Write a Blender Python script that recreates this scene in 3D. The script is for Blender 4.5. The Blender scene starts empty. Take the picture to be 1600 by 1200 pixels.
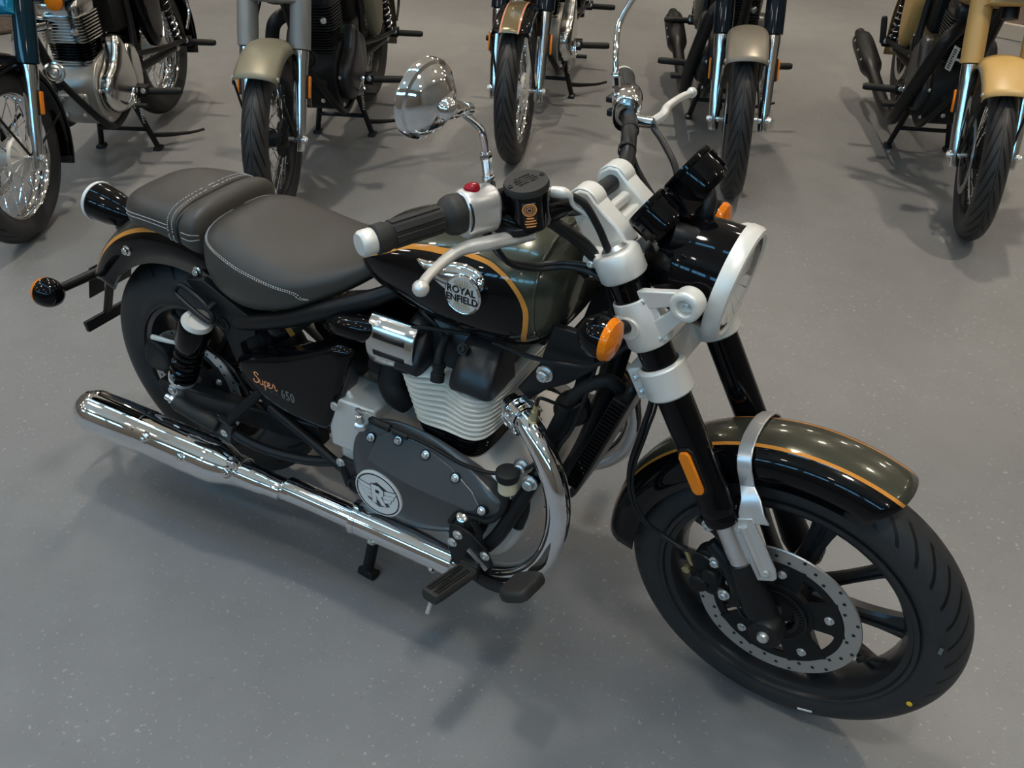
import bpy, bmesh, math, random
from mathutils import Vector, Matrix
from mathutils.bvhtree import BVHTree
from math import sin, cos, pi, radians, atan2, sqrt, hypot
random.seed(7)
D = bpy.data
sc = bpy.context.scene
COL = sc.collection
# ---------------------------------------------------------------- camera, world, exposure
cd = D.cameras.new('camera'); cam = D.objects.new('camera', cd); COL.objects.link(cam)
cam.location = (1.60208, -1.31281, 1.70064)
cam.rotation_euler = (0.934882, -0.009648, 0.515012)
cd.sensor_fit = 'HORIZONTAL'; cd.sensor_width = 36.0; cd.lens = 1409.9 / 1600 * 36
cd.clip_start = 0.02; cd.clip_end = 100
sc.camera = cam
w = D.worlds.new('world'); sc.world = w; w.use_nodes = True
w.node_tree.nodes['Background'].inputs[0].default_value = (0.55, 0.72, 1.0, 1)
w.node_tree.nodes['Background'].inputs[1].default_value = 0.6
vs = sc.view_settings
vs.view_transform = 'Standard'; vs.look = 'None'; vs.gamma = 1; vs.use_curve_mapping = False
vs.exposure = 0.07
LAMP_POWER = 37.0       # emission of the hanging opal lamps
SPOT_POWER = 105.0      # each lamp's downward beam
SKY_POWER = 10.0         # daylight in the roof lights and the clerestory windows
LAMP_COL = (1.0, 0.93, 0.84, 1)
SKY_COL = (0.20, 0.60, 1.0, 1)

# ---------------------------------------------------------------- helpers: materials
def nd(nt, t, **k):
    n = nt.nodes.new(t)
    for a, b in k.items(): setattr(n, a, b)
    return n
def newmat(name):
    m = D.materials.new(name); m.use_nodes = True
    return m, m.node_tree, m.node_tree.nodes['Principled BSDF']
def setp(b, **k):
    for a, v in k.items(): b.inputs[a].default_value = v
def mat(name, col, rough=.5, metal=0., coat=0., spec=.5, var=0., vscale=30., bump=0., bscale=200., cr=.03, flake=0.):
    """principled material with a little procedural roughness / colour variation and bump"""
    m, nt, b = newmat(name)
    c = (*col, 1)
    setp(b, **{'Base Color': c, 'Roughness': rough, 'Metallic': metal, 'Coat Weight': coat, 'Coat Roughness': cr, 'Specular IOR Level': spec})
    if coat: b.inputs['Specular IOR Level'].default_value = .05; b.inputs['Coat IOR'].default_value = 1.36
    tc = nd(nt, 'ShaderNodeTexCoord')
    nz = nd(nt, 'ShaderNodeTexNoise'); nz.inputs['Scale'].default_value = vscale; nz.inputs['Detail'].default_value = 4
    nt.links.new(tc.outputs['Object'], nz.inputs['Vector'])
    mr = nd(nt, 'ShaderNodeMapRange'); mr.inputs[3].default_value = rough * .9; mr.inputs[4].default_value = min(1, rough * 1.1)
    nt.links.new(nz.outputs['Fac'], mr.inputs[0]); nt.links.new(mr.outputs[0], b.inputs['Roughness'])
    if var:
        mx = nd(nt, 'ShaderNodeMix', data_type='RGBA')
        mx.inputs[6].default_value = tuple(x * (1 - var) for x in col) + (1,)
        mx.inputs[7].default_value = tuple(min(1, x * (1 + var)) for x in col) + (1,)
        nt.links.new(nz.outputs['Fac'], mx.inputs[0]); nt.links.new(mx.outputs[2], b.inputs['Base Color'])
    if bump:
        n2 = nd(nt, 'ShaderNodeTexNoise'); n2.inputs['Scale'].default_value = bscale; n2.inputs['Detail'].default_value = 3
        nt.links.new(tc.outputs['Object'], n2.inputs['Vector'])
        bp = nd(nt, 'ShaderNodeBump'); bp.inputs['Strength'].default_value = bump; bp.inputs['Distance'].default_value = .002
        nt.links.new(n2.outputs['Fac'], bp.inputs['Height']); nt.links.new(bp.outputs[0], b.inputs['Normal'])
    return m
def math_node(nt, op, a, b=None, c=None):
    n = nd(nt, 'ShaderNodeMath', operation=op)
    for i, x in enumerate((a, b, c)):
        if x is None: continue
        if isinstance(x, (int, float)): n.inputs[i].default_value = x
        else: nt.links.new(x, n.inputs[i])
    return n.outputs[0]
def objxyz(nt):
    tc = nd(nt, 'ShaderNodeTexCoord'); s = nd(nt, 'ShaderNodeSeparateXYZ')
    nt.links.new(tc.outputs['Object'], s.inputs[0])
    return s.outputs[0], s.outputs[1], s.outputs[2]
def mixc(nt, fac, a, b):
    n = nd(nt, 'ShaderNodeMix', data_type='RGBA')
    for i, x in ((0, fac), (6, a), (7, b)):
        if isinstance(x, (int, float)): n.inputs[i].default_value = x
        elif isinstance(x, tuple): n.inputs[i].default_value = (*x, 1)[:4]
        else: nt.links.new(x, n.inputs[i])
    return n.outputs[2]
def emit(name, col, power):
    m = D.materials.new(name); m.use_nodes = True; nt = m.node_tree; nt.nodes.clear()
    e = nd(nt, 'ShaderNodeEmission'); o = nd(nt, 'ShaderNodeOutputMaterial')
    e.inputs[0].default_value = col; e.inputs[1].default_value = power
    nt.links.new(e.outputs[0], o.inputs[0]); return m

OLIVE = (.085, .085, .062); ORANGE = (.62, .25, .045); BLACK = (.0025, .0025, .0032)
def paint_fender(name, top, y0, y1, stripe, side):
    """two paint colours split by a pin stripe at a fixed half width of the guard"""
    m, nt, b = newmat(name); x, y, z = objxyz(nt)
    ay = math_node(nt, 'ABSOLUTE', y)
    c = mixc(nt, math_node(nt, 'GREATER_THAN', ay, y0), top, stripe)
    c = mixc(nt, math_node(nt, 'GREATER_THAN', ay, y1), c, side)
    nt.links.new(c, b.inputs['Base Color'])
    setp(b, Roughness=.22, **{'Coat Weight': .7, 'Coat Roughness': .02, 'Metallic': 0.0, 'Specular IOR Level': .05, 'Coat IOR': 1.40})
    mt = math_node(nt, 'LESS_THAN', ay, y0); nt.links.new(math_node(nt, 'MULTIPLY', mt, .55), b.inputs['Metallic'])
    return m
def paint_tank(name, cx, cz, table, wd):
    """teardrop flank in black, edged by a stripe, on a metallic tank: radius of the edge by angle"""
    m, nt, b = newmat(name); x, y, z = objxyz(nt)
    dx = math_node(nt, 'SUBTRACT', x, cx); dz = math_node(nt, 'SUBTRACT', z, cz)
    th = math_node(nt, 'ARCTAN2', dz, dx)
    u = math_node(nt, 'MULTIPLY_ADD', th, 1 / (2 * pi), .5)
    r = math_node(nt, 'SQRT', math_node(nt, 'ADD', math_node(nt, 'MULTIPLY', dx, dx), math_node(nt, 'MULTIPLY', dz, dz)))
    fc = nd(nt, 'ShaderNodeFloatCurve'); cv = fc.mapping.curves[0]
    for i, (a, rr) in enumerate(table):
        px = radians(a) / (2 * pi) + .5
        if i < 2: cv.points[i].location = (px, rr)
        else: cv.points.new(px, rr)
    fc.mapping.update(); nt.links.new(u, fc.inputs[1])
    e = math_node(nt, 'SUBTRACT', r, fc.outputs[0])
    c = mixc(nt, math_node(nt, 'GREATER_THAN', e, 0.0), BLACK, ORANGE)
    c = mixc(nt, math_node(nt, 'GREATER_THAN', e, wd), c, (.030, .034, .022))
    g = math_node(nt, 'GREATER_THAN', e, wd + .0022)
    c = mixc(nt, g, c, OLIVE)
    nt.links.new(c, b.inputs['Base Color'])
    nt.links.new(math_node(nt, 'MULTIPLY', g, .55), b.inputs['Metallic'])
    setp(b, Roughness=.25, **{'Coat Weight': .75, 'Coat Roughness': .02, 'Specular IOR Level': .05, 'Coat IOR': 1.40})
    return m
def tread_mat(name, n, k, ylo, yhi, duty, centre=False, col=(.026, .026, .0265)):
    """tyre rubber whose grooves sweep back across the crown (object origin at the wheel centre)"""
    m, nt, b = newmat(name); x, y, z = objxyz(nt)
    ay = math_node(nt, 'ABSOLUTE', y)
    th = math_node(nt, 'ARCTAN2', z, x)
    sg = math_node(nt, 'MULTIPLY', math_node(nt, 'SIGN', y), .5)
    u = math_node(nt, 'ADD', math_node(nt, 'MULTIPLY', th, n / (2 * pi)), math_node(nt, 'ADD', math_node(nt, 'MULTIPLY', math_node(nt, 'POWER', ay, 1.35), k), sg))
    fr = math_node(nt, 'FRACT', math_node(nt, 'ADD', u, 100.0))
    tri = math_node(nt, 'ABSOLUTE', math_node(nt, 'SUBTRACT', fr, .5))
    g = math_node(nt, 'LESS_THAN', tri, duty)
    r = math_node(nt, 'SQRT', math_node(nt, 'ADD', math_node(nt, 'MULTIPLY', x, x), math_node(nt, 'MULTIPLY', z, z)))
    g = math_node(nt, 'MULTIPLY', g, math_node(nt, 'GREATER_THAN', r, .285))
    g = math_node(nt, 'MULTIPLY', g, math_node(nt, 'MULTIPLY', math_node(nt, 'GREATER_THAN', ay, ylo), math_node(nt, 'LESS_THAN', ay, yhi)))
    if centre: g = math_node(nt, 'MAXIMUM', g, math_node(nt, 'LESS_THAN', ay, .0015))
    nz = nd(nt, 'ShaderNodeTexNoise'); nz.inputs['Scale'].default_value = 14; nz.inputs['Detail'].default_value = 6
    base = mixc(nt, nz.outputs['Fac'], tuple(c * .8 for c in col), tuple(c * 1.35 for c in col))
    nt.links.new(mixc(nt, g, base, (.002, .002, .002)), b.inputs['Base Color'])
    bp = nd(nt, 'ShaderNodeBump'); bp.inputs['Strength'].default_value = .8; bp.inputs['Distance'].default_value = .003; bp.invert = True
    nt.links.new(g, bp.inputs['Height']); nt.links.new(bp.outputs[0], b.inputs['Normal'])
    setp(b, Roughness=.5, **{'Specular IOR Level': .35}); return m
M = {}
def defmats():
    M['black'] = mat('black gloss paint', BLACK, .12, coat=.65, cr=.015)
    M['satin'] = mat('satin black metal', (.009, .009, .0095), .40, spec=.3)
    M['rim'] = mat('satin black rim', (.030, .030, .031), .30, metal=.35)
    M['matte'] = mat('matte black metal', (.009, .009, .009), .55, spec=.25)
    M['plastic'] = mat('black plastic', (.009, .009, .009), .35, spec=.3)
    M['rubber'] = mat('black rubber', (.014, .014, .0135), .6, spec=.25, bump=.15)
    M['rubberbrown'] = mat('grip rubber', (.024, .023, .020), .55, spec=.35, bump=.1)
    M['chrome'] = mat('chrome plate', (.86, .87, .89), .045, metal=1.)
    M['polished'] = mat('polished alloy', (.72, .72, .70), .16, metal=1.)
    M['silver'] = mat('silver painted alloy', (.74, .72, .66), .42, metal=.3)
    M['brushed'] = mat('brushed alloy', (.76, .75, .73), .32, metal=.75)
    M['cast'] = mat('cast alloy', (.72, .70, .66), .42, metal=.4, bump=.12, bscale=500)
    M['cover'] = mat('dark grey engine cover', (.105, .106, .106), .34, metal=.55, vscale=3.)
    M['headblack'] = mat('satin rocker cover', (.022, .023, .025), .33, metal=.3)
    M['zinc'] = mat('zinc bolt', (.72, .72, .70), .28, metal=.85)
    M['gold'] = mat('yellow zinc', (.55, .45, .25), .3, metal=.9)
    M['facet'] = mat('pale reflector facet', (.90, .89, .85), .25, metal=.25)
    M['fin'] = mat('pale cast fins', (.82, .79, .71), .45, metal=.15)
    M['castdark'] = mat('dull cast alloy', (.40, .385, .35), .34, metal=.7, bump=.1, bscale=400)
    M['disc'] = mat('brake disc steel', (.50, .49, .47), .30, metal=.85)
    M['leather'] = mat('black seat cover', (.046, .040, .033), .40, bump=.25, bscale=900, spec=.55)
    M['thread'] = mat('pale stitching', (.50, .49, .46), .7)
    M['amber'] = mat('amber lens', (.78, .20, .006), .22, coat=.8, bump=.5, bscale=260, var=.25, vscale=120)
    M['amberdark'] = mat('amber reflector', (.80, .22, .01), .3, coat=.8, bump=.6, bscale=700)
    M['red'] = mat('red switch', (.30, .012, .02), .3, coat=.5)
    M['whiteplastic'] = mat('white lens ring', (.72, .72, .70), .25, coat=.5)
    M['cream'] = mat('cream plastic bottle', (.62, .55, .36), .4)
    M['orange'] = mat('orange print', ORANGE, .5)
    M['sticker'] = mat('orange warning print', (.75, .30, .08), .5)
    M['script'] = mat('orange lettering', (.85, .33, .14), .4)
    M['dimprint'] = mat('dim grey lettering', (.040, .042, .040), .4)
    M['greyprint'] = mat('grey lettering', (.15, .155, .14), .4)
    M['white'] = mat('white badge print', (.74, .73, .71), .4)
    M['whitepaint'] = mat('white paint mark', (.75, .75, .73), .6)
    M['yellow'] = mat('yellow paint dot', (.80, .52, .03), .6)
    M['alulever'] = mat('alloy lever', (.80, .78, .72), .33, metal=.55)
    M['ink'] = mat('black print', (.006, .006, .006), .4)
    M['badge'] = mat('pale badge enamel', (.80, .78, .72), .18, metal=.5, coat=.6)
    M['tyre_hero'] = tread_mat('tyre with slanted shoulder cuts', 40, 95., .012, .047, .10)
    M['tyre_bg'] = tread_mat('tyre with arrow tread', 26, 130., .006, .043, .15, True)
    M['tyre_rear'] = tread_mat('wide tyre with slanted cuts', 24, 30., .02, .07, .07)
    # glass
    m = D.materials.new('clear lens'); m.use_nodes = True; nt = m.node_tree; nt.nodes.clear()
    o = nd(nt, 'ShaderNodeOutputMaterial'); mx = nd(nt, 'ShaderNodeMixShader'); lw = nd(nt, 'ShaderNodeLayerWeight'); lw.inputs[0].default_value = .5
    t = nd(nt, 'ShaderNodeBsdfTransparent'); g = nd(nt, 'ShaderNodeBsdfGlossy'); g.inputs['Roughness'].default_value = .02
    nt.links.new(math_node(nt, 'MULTIPLY_ADD', math_node(nt, 'POWER', lw.outputs['Facing'], 5.0), .5, .03), mx.inputs[0]); nt.links.new(t.outputs[0], mx.inputs[1]); nt.links.new(g.outputs[0], mx.inputs[2]); nt.links.new(mx.outputs[0], o.inputs[0]); M['glass'] = m
    m, nt, b = newmat('bowl reflector'); setp(b, Roughness=.2, Metallic=.75, **{'Base Color': (.80, .80, .78, 1)}); M['bowl'] = m
    M['fender'] = paint_fender('guard paint', OLIVE, .040, .0465, ORANGE, BLACK)
    M['rfender'] = paint_fender('rear guard paint', OLIVE, .094, .102, ORANGE, BLACK)
defmats()

# ---------------------------------------------------------------- helpers: meshes
def V(*a): return Vector(a)
def basis(d):
    d = Vector(d).normalized()
    a = Vector((0, 0, 1)) if abs(d.z) < .9 else Vector((1, 0, 0))
    u = d.cross(a).normalized(); v = d.cross(u).normalized()
    return d, u, v
def spline(pts, n=6, closed=False):
    P = [Vector(p) for p in pts]
    if len(P) < 3: return P
    out = []; N = len(P); rng = N if closed else N - 1
    for i in range(rng):
        g = lambda k: P[k % N] if closed else P[max(0, min(N - 1, k))]
        p0, p1, p2, p3 = g(i - 1), g(i), g(i + 1), g(i + 2)
        for j in range(n):
            t = j / n
            out.append(.5 * ((2 * p1) + (p2 - p0) * t + (2 * p0 - 5 * p1 + 4 * p2 - p3) * t * t + (3 * p1 - p0 - 3 * p2 + p3) * t ** 3))
    if not closed: out.append(P[-1])
    return out
class MB:
    def __init__(s): s.v = []; s.f = []
    def add(s, vs, fs):
        o = len(s.v); s.v += [Vector(p) for p in vs]; s.f += [tuple(i + o for i in f) for f in fs]; return s
    def loft(s, rings, caps=True, closed=True, loop=False):
        n = len(rings[0]); vs = [p for r in rings for p in r]; fs = []; m = len(rings)
        for i in range(m if loop else m - 1):
            a, b = i * n, ((i + 1) % m) * n
            for j in range(n if closed else n - 1):
                k = (j + 1) % n; fs.append((a + j, a + k, b + k, b + j))
        if caps and not loop and closed:
            fs.append(tuple(range(n))[::-1]); fs.append(tuple(range((m - 1) * n, m * n)))
        return s.add(vs, fs)
    def tube(s, pts, r, seg=12, sm=0, closed=False, caps=True, flat=None):
        n0 = len(pts)
        P = spline(pts, sm, closed) if sm else [Vector(p) for p in pts]
        N = len(P)
        if isinstance(r, (list, tuple)):
            R = []
            for i in range(N):
                t = i / (N - 1) * (n0 - 1) if N > 1 else 0
                k = min(int(t), n0 - 2); R.append(r[k] + (r[k + 1] - r[k]) * (t - k))
        else: R = [r] * N
        rings = []; u = None
        for i in range(N):
            a = P[(i - 1) % N] if closed else P[max(i - 1, 0)]; b = P[(i + 1) % N] if closed else P[min(i + 1, N - 1)]
            d = (b - a)
            d = d.normalized() if d.length > 1e-9 else Vector((0, 0, 1))
            if u is None: _, u, _w = basis(d)
            u = (u - d * u.dot(d)); u = u.normalized() if u.length > 1e-6 else basis(d)[1]
            v = d.cross(u)
            rings.append([P[i] + (u * cos(2 * pi * j / seg) + v * sin(2 * pi * j / seg)) * R[i] for j in range(seg)])
        return s.loft(rings, caps and not closed, True, closed)
    def lathe(s, prof, o=(0, 0, 0), ax=(0, 1, 0), seg=32, closed=False, caps=True):
        """prof: (radius, height along ax)"""
        d, u, v = basis(ax); o = Vector(o)
        rings = [[o + d * h + (u * cos(2 * pi * j / seg) + v * sin(2 * pi * j / seg)) * max(r, 1e-5) for j in range(seg)] for r, h in prof]
        return s.loft(rings, caps and not closed, True, closed)
    def cyl(s, a, b, r, seg=16, r2=None):
        return s.tube([a, b], [r, r if r2 is None else r2], seg)
    def box(s, c, size, R=None):
        c = Vector(c); vs = []
        for x in (-.5, .5):
            for y in (-.5, .5):
                for z in (-.5, .5):
                    p = Vector((x * size[0], y * size[1], z * size[2]))
                    vs.append(c + (R @ p if R else p))
        return s.add(vs, [(0, 1, 3, 2), (4, 6, 7, 5), (0, 4, 5, 1), (2, 3, 7, 6), (0, 2, 6, 4), (1, 5, 7, 3)])
    def bar(s, a, b, wd, th, up=(0, 1, 0), wd2=None):
        """flat bar from a to b: width wd across up x dir, thickness th along up"""
        a, b = Vector(a), Vector(b); d = (b - a).normalized(); up = Vector(up); up = (up - d * up.dot(d)).normalized(); sd = d.cross(up)
        rings = []
        for p, ww in ((a, wd), (b, wd if wd2 is None else wd2)):
            rings.append([p + sd * (ww / 2 * i) + up * (th / 2 * j) for i, j in ((-1, -1), (1, -1), (1, 1), (-1, 1))])
        return s.loft(rings)
    def prism(s, out, o, u, v, th, off=0.):
        """polygon in the (u, v) plane through o, from off to off + th along u x v"""
        u, v = Vector(u), Vector(v); n = u.cross(v).normalized(); o = Vector(o)
        return s.loft([[o + u * a + v * b + n * h for a, b in out] for h in (off, off + th)])
    def puff(s, out, o, u, v, th, bulge, rings=5, inset=.35, sm=4):
        """a padded plate: outline extruded by th, then domed by bulge"""
        u, v = Vector(u), Vector(v); n = u.cross(v).normalized(); o = Vector(o)
        P = [(p.x, p.y) for p in spline([(a, b, 0) for a, b in out], sm, True)] if sm else list(out)
        cx = sum(p[0] for p in P) / len(P); cy = sum(p[1] for p in P) / len(P)
        R = [[o + u * a + v * b for a, b in P], [o + u * a + v * b + n * th for a, b in P]]
        for k in range(1, rings + 1):
            t = k / rings; sc_ = 1 - inset * (1 - cos(t * pi / 2)) if k < rings else 1 - inset
            h = th + bulge * sin(t * pi / 2)
            R.append([o + u * (cx + (a - cx) * sc_) + v * (cy + (b - cy) * sc_) + n * h for a, b in P])
        for k, q in ((.5, 1.03), (.15, 1.04)):
            R.append([o + u * (cx + (a - cx) * (1 - inset) * k) + v * (cy + (b - cy) * (1 - inset) * k) + n * (th + bulge * q) for a, b in P])
        return s.loft(R)
    def sphere(s, c, r, seg=16, sx=(1, 1, 1)):
        c = Vector(c); n = seg // 2; rings = []
        for i in range(n + 1):
            a = pi * i / n; rings.append([c + Vector((sx[0] * r * max(sin(a), 1e-4) * cos(2 * pi * j / seg), sx[1] * r * max(sin(a), 1e-4) * sin(2 * pi * j / seg), sx[2] * r * cos(a))) for j in range(seg)])
        return s.loft(rings)
def mesh_of(name, mb, angle=35):
    me = D.meshes.new(name); me.from_pydata([tuple(p) for p in mb.v], [], mb.f)
    bm = bmesh.new(); bm.from_mesh(me)
    bmesh.ops.remove_doubles(bm, verts=bm.verts, dist=1e-6)
    bmesh.ops.recalc_face_normals(bm, faces=bm.faces)
    bm.to_mesh(me); bm.free()
    me.polygons.foreach_set('use_smooth', [True] * len(me.polygons))
    me.set_sharp_from_angle(angle=radians(angle)); me.update()
    return me
def obj(name, mb, m, parent=None, X=None, bevel=0., sub=0, label=None, angle=35, solid=0., kind=None):
    o = D.objects.new(name, mesh_of(name, mb, angle)); COL.objects.link(o)
    o.data.materials.append(M[m] if isinstance(m, str) else m)
    if parent is not None: o.parent = parent
    if X is not None: o.matrix_basis = X
    if solid:
        q = o.modifiers.new('solid', 'SOLIDIFY'); q.thickness = solid; q.offset = 0
    if bevel:
        q = o.modifiers.new('bevel', 'BEVEL'); q.width = bevel; q.segments = 2; q.limit_method = 'ANGLE'; q.angle_limit = radians(40); q.harden_normals = False
    if sub:
        q = o.modifiers.new('sub', 'SUBSURF'); q.levels = sub; q.render_levels = sub
    if label: o['label'] = label
    if kind: o['kind'] = kind
    return o
def empty(name, label, cat, group=None, loc=(0, 0, 0), rz=0.):
    o = D.objects.new(name, None); COL.objects.link(o); o.location = loc; o.rotation_euler = (0, 0, rz)
    o['label'] = label; o['category'] = cat
    if group: o['group'] = group
    return o
def bolts(parent, lst, m='zinc', r=.006, h=.005):
    for p, d in lst:
        p = Vector(p); d = Vector(d).normalized()
        mb = MB(); mb.lathe([(r * 1.45, 0), (r * 1.45, h * .25), (r, h * .3), (r, h), (r * .8, h * 1.15), (r * .45, h * 1.15), (r * .42, h * .6), (0, h * .6)], p, d, 10)
        obj('bolt', mb, m, parent)
def text(name, body, size, o, u, v, m, parent, th=.0006, shear=0., wide=1., sp=1., X=None, conform=None):
    c = D.curves.new(name, 'FONT'); c.body = body; c.size = size; c.extrude = th; c.shear = shear; c.align_x = 'CENTER'; c.align_y = 'CENTER'; c.space_character = sp; c.resolution_u = 3
    t = D.objects.new(name, c); COL.objects.link(t)
    me = D.meshes.new_from_object(t.evaluated_get(bpy.context.evaluated_depsgraph_get()))
    D.objects.remove(t)
    u = Vector(u).normalized(); v = Vector(v).normalized(); n = u.cross(v); o = Vector(o)
    for q in me.vertices:
        p = o + u * (q.co.x * wide) + v * q.co.y + n * q.co.z
        q.co = conform(p) if conform else p
    me.materials.append(M[m])
    ob = D.objects.new(name, me); COL.objects.link(ob); ob.parent = parent
    if X is not None: ob.matrix_basis = X
    return ob
# ---------------------------------------------------------------- the showroom
X0, X1, Y0, Y1, HC = -8.0, 6.0, -5.0, 9.0, 4.2
def structure(name, mb, m, parent=None, **k):
    o = obj(name, mb, m, parent, **k); o['kind'] = 'structure'; return o
def floor_mat():
    m, nt, b = newmat('grey painted floor')
    tc = nd(nt, 'ShaderNodeTexCoord'); P = tc.outputs['Object']
    def nz(scale, det, rough=.5, vec=P):
        n = nd(nt, 'ShaderNodeTexNoise'); n.inputs['Scale'].default_value = scale; n.inputs['Detail'].default_value = det; n.inputs['Roughness'].default_value = rough
        nt.links.new(vec, n.inputs['Vector']); return n.outputs['Fac']
    def ramp(f, lo, hi):
        r = nd(nt, 'ShaderNodeMapRange'); r.inputs[1].default_value = lo; r.inputs[2].default_value = hi; nt.links.new(f, r.inputs[0]); return r.outputs[0]
    c = mixc(nt, ramp(nz(.9, 5), .3, .7), (.162, .164, .166), (.198, .200, .200))
    c = mixc(nt, math_node(nt, 'MULTIPLY', ramp(nz(6, 6, .6), .35, .75), .35), c, (.130, .130, .129))
    # pale flecks and scuffs
    fl = math_node(nt, 'MULTIPLY', ramp(nz(70, 3, .6), .635, .665), ramp(nz(3.1, 3), .32, .58))
    c = mixc(nt, math_node(nt, 'MULTIPLY', fl, .38), c, (.46, .45, .43))
    mp = nd(nt, 'ShaderNodeMapping'); mp.inputs['Scale'].default_value = (1, 7, 1); mp.inputs['Rotation'].default_value = (0, 0, .5); nt.links.new(P, mp.inputs[0])
    sc2 = math_node(nt, 'MULTIPLY', ramp(nz(13, 5, .65, mp.outputs[0]), .68, .74), ramp(nz(1.7, 3), .48, .60))
    c = mixc(nt, math_node(nt, 'MULTIPLY', sc2, .45), c, (.40, .39, .37))
    dk = ramp(nz(48, 2, .5), .70, .74)
    c = mixc(nt, math_node(nt, 'MULTIPLY', dk, .3), c, (.09, .09, .09))
    nt.links.new(c, b.inputs['Base Color'])
    r = nd(nt, 'ShaderNodeMapRange'); r.inputs[3].default_value = .34; r.inputs[4].default_value = .55; nt.links.new(nz(5, 5), r.inputs[0]); nt.links.new(r.outputs[0], b.inputs['Roughness'])
    bp = nd(nt, 'ShaderNodeBump'); bp.inputs['Strength'].default_value = .12; bp.inputs['Distance'].default_value = .004; nt.links.new(nz(160, 4), bp.inputs['Height']); nt.links.new(bp.outputs[0], b.inputs['Normal'])
    b.inputs['Specular IOR Level'].default_value = .4
    return m
M['floor'] = floor_mat()
M['wall'] = mat('plaster wall', (.22, .20, .17), .8, var=.06, vscale=3)
M['ceiling'] = mat('cream ceiling', (.72, .66, .56), .8, var=.06, vscale=2)
M['stone'] = mat('brown pebbledash', (.17, .125, .09), .85, var=.7, vscale=60, bump=1., bscale=70)
M['wood'] = mat('printed brown board', (.30, .22, .17), .6, var=.25, vscale=6)
M['trimw'] = mat('pale trim', (.55, .50, .42), .5)
M['lampglow'] = emit('lamp glow', LAMP_COL, LAMP_POWER)
M['daylight'] = emit('daylight in glazing', SKY_COL, SKY_POWER)
structure('floor', MB().box(((X0 + X1) / 2, (Y0 + Y1) / 2, -.05), (X1 - X0, Y1 - Y0, .1)), 'floor')
# ceiling with a row of roof lights, and the wall behind the photographer with a clerestory band
SKY = [(-4.6 + i * 1.0, -.55) for i in range(7)]          # roof light centres (x, y), .86 x .55
def holed(axis, span, cells, at, th):
    """a slab split around a single row of openings: span=(a0,a1,b0,b1), cells=[(a0,a1)], row (b0,b1)"""
    a0, a1, b0, b1 = span; cs, (r0, r1) = cells; mb = MB()
    R = [(a0, a1, b0, r0), (a0, a1, r1, b1)]; p = a0
    for c0, c1 in cs: R.append((p, c0, r0, r1)); p = c1
    R.append((p, a1, r0, r1))
    for u0, u1, v0, v1 in R:
        if axis == 'z': mb.box(((u0 + u1) / 2, (v0 + v1) / 2, at), (u1 - u0, v1 - v0, th))
        else: mb.box(((u0 + u1) / 2, at, (v0 + v1) / 2), (u1 - u0, th, v1 - v0))
    return mb
rl = [(x - .43, x + .43) for x, y in SKY]
structure('ceiling', holed('z', (X0, X1, Y0, Y1), (rl, (-.70, -.40)), HC + .06, .12), 'ceiling')
wl = [(-4.4 + i * 1.15, -4.4 + i * 1.15 + 1.0) for i in range(8)]
structure('wall_front', holed('y', (X0, X1, 0, HC), (wl, (2.65, 3.25)), Y0 - .06, .12), 'wall')
structure('wall_back', MB().box(((X0 + X1) / 2, Y1 + .06, HC / 2), (X1 - X0, .12, HC)), 'wall')
structure('wall_left', MB().box((X0 - .06, (Y0 + Y1) / 2, HC / 2), (.12, Y1 - Y0, HC)), 'wall')
structure('wall_right', MB().box((X1 + .06, (Y0 + Y1) / 2, HC / 2), (.12, Y1 - Y0, HC)), 'wall')
for i, (a, b_) in enumerate(rl):
    f = MB(); x = (a + b_) / 2
    for s in (-1, 1):
        f.box((x + s * .41, -.55, HC + .02), (.04, .30, .1)); f.box((x, -.55 + s * .135, HC + .02), (.78, .03, .1))
    o = structure('window_%d' % (i + 1), f, 'trimw'); o['label'] = 'roof light in the ceiling above the motorcycles'
    structure('pane', MB().box((x, -.55, HC + .05), (.78, .24, .012)), 'daylight', o)
for i, (a, b_) in enumerate(wl):
    f = MB(); x = (a + b_) / 2
    for s in (-1, 1):
        f.box((x + s * .48, Y0 - .05, 2.95), (.04, .1, .6)); f.box((x, Y0 - .05, 2.95 + s * .28), (.92, .1, .04))
    f.box((x, Y0 - .05, 2.95), (.03, .06, .52))
    o = structure('window_%d' % (i + 8), f, 'trimw')
    structure('pane', MB().box((x, Y0 - .07, 2.95), (.92, .012, .52)), 'daylight', o)
LAMPS = []
for j in range(-7, 8):
    for i in range(-7, 8):
        x = -1.05 + 2.10 * i + 1.50 * j; y = 1.35 + 1.55 * i - 1.15 * j
        if X0 + .4 < x < X1 - .4 and Y0 + .4 < y < Y1 - .4 and abs(y + .55) > .35: LAMPS.append((x, y))
lm_ = mesh_of('ceiling_lamp', MB().lathe([(0, 0), (.05, 0), (.05, -.02), (.006, -.025), (.006, -.50), (.03, -.505), (.125, -.515), (.125, -.525), (0, -.525)], (0, 0, 0), (0, 0, 1), 24)); lm_.materials.append(M['satin'])
dm_ = mesh_of('opal_drum', MB().lathe([(0, -.526), (.118, -.526), (.120, -.535), (.120, -.605), (.112, -.618), (0, -.622)], (0, 0, 0), (0, 0, 1), 16)); dm_.materials.append(M['lampglow'])
bl_ = D.lights.new('beam', 'SPOT'); bl_.energy = SPOT_POWER; bl_.color = LAMP_COL[:3]; bl_.spot_size = radians(68); bl_.spot_blend = .6; bl_.shadow_soft_size = .16
bw_ = D.lights.new('beam', 'SPOT'); bw_.energy = SPOT_POWER * 1.75; bw_.color = (1.0, .87, .70); bw_.spot_size = radians(66); bw_.spot_blend = .5; bw_.shadow_soft_size = .05
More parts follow.
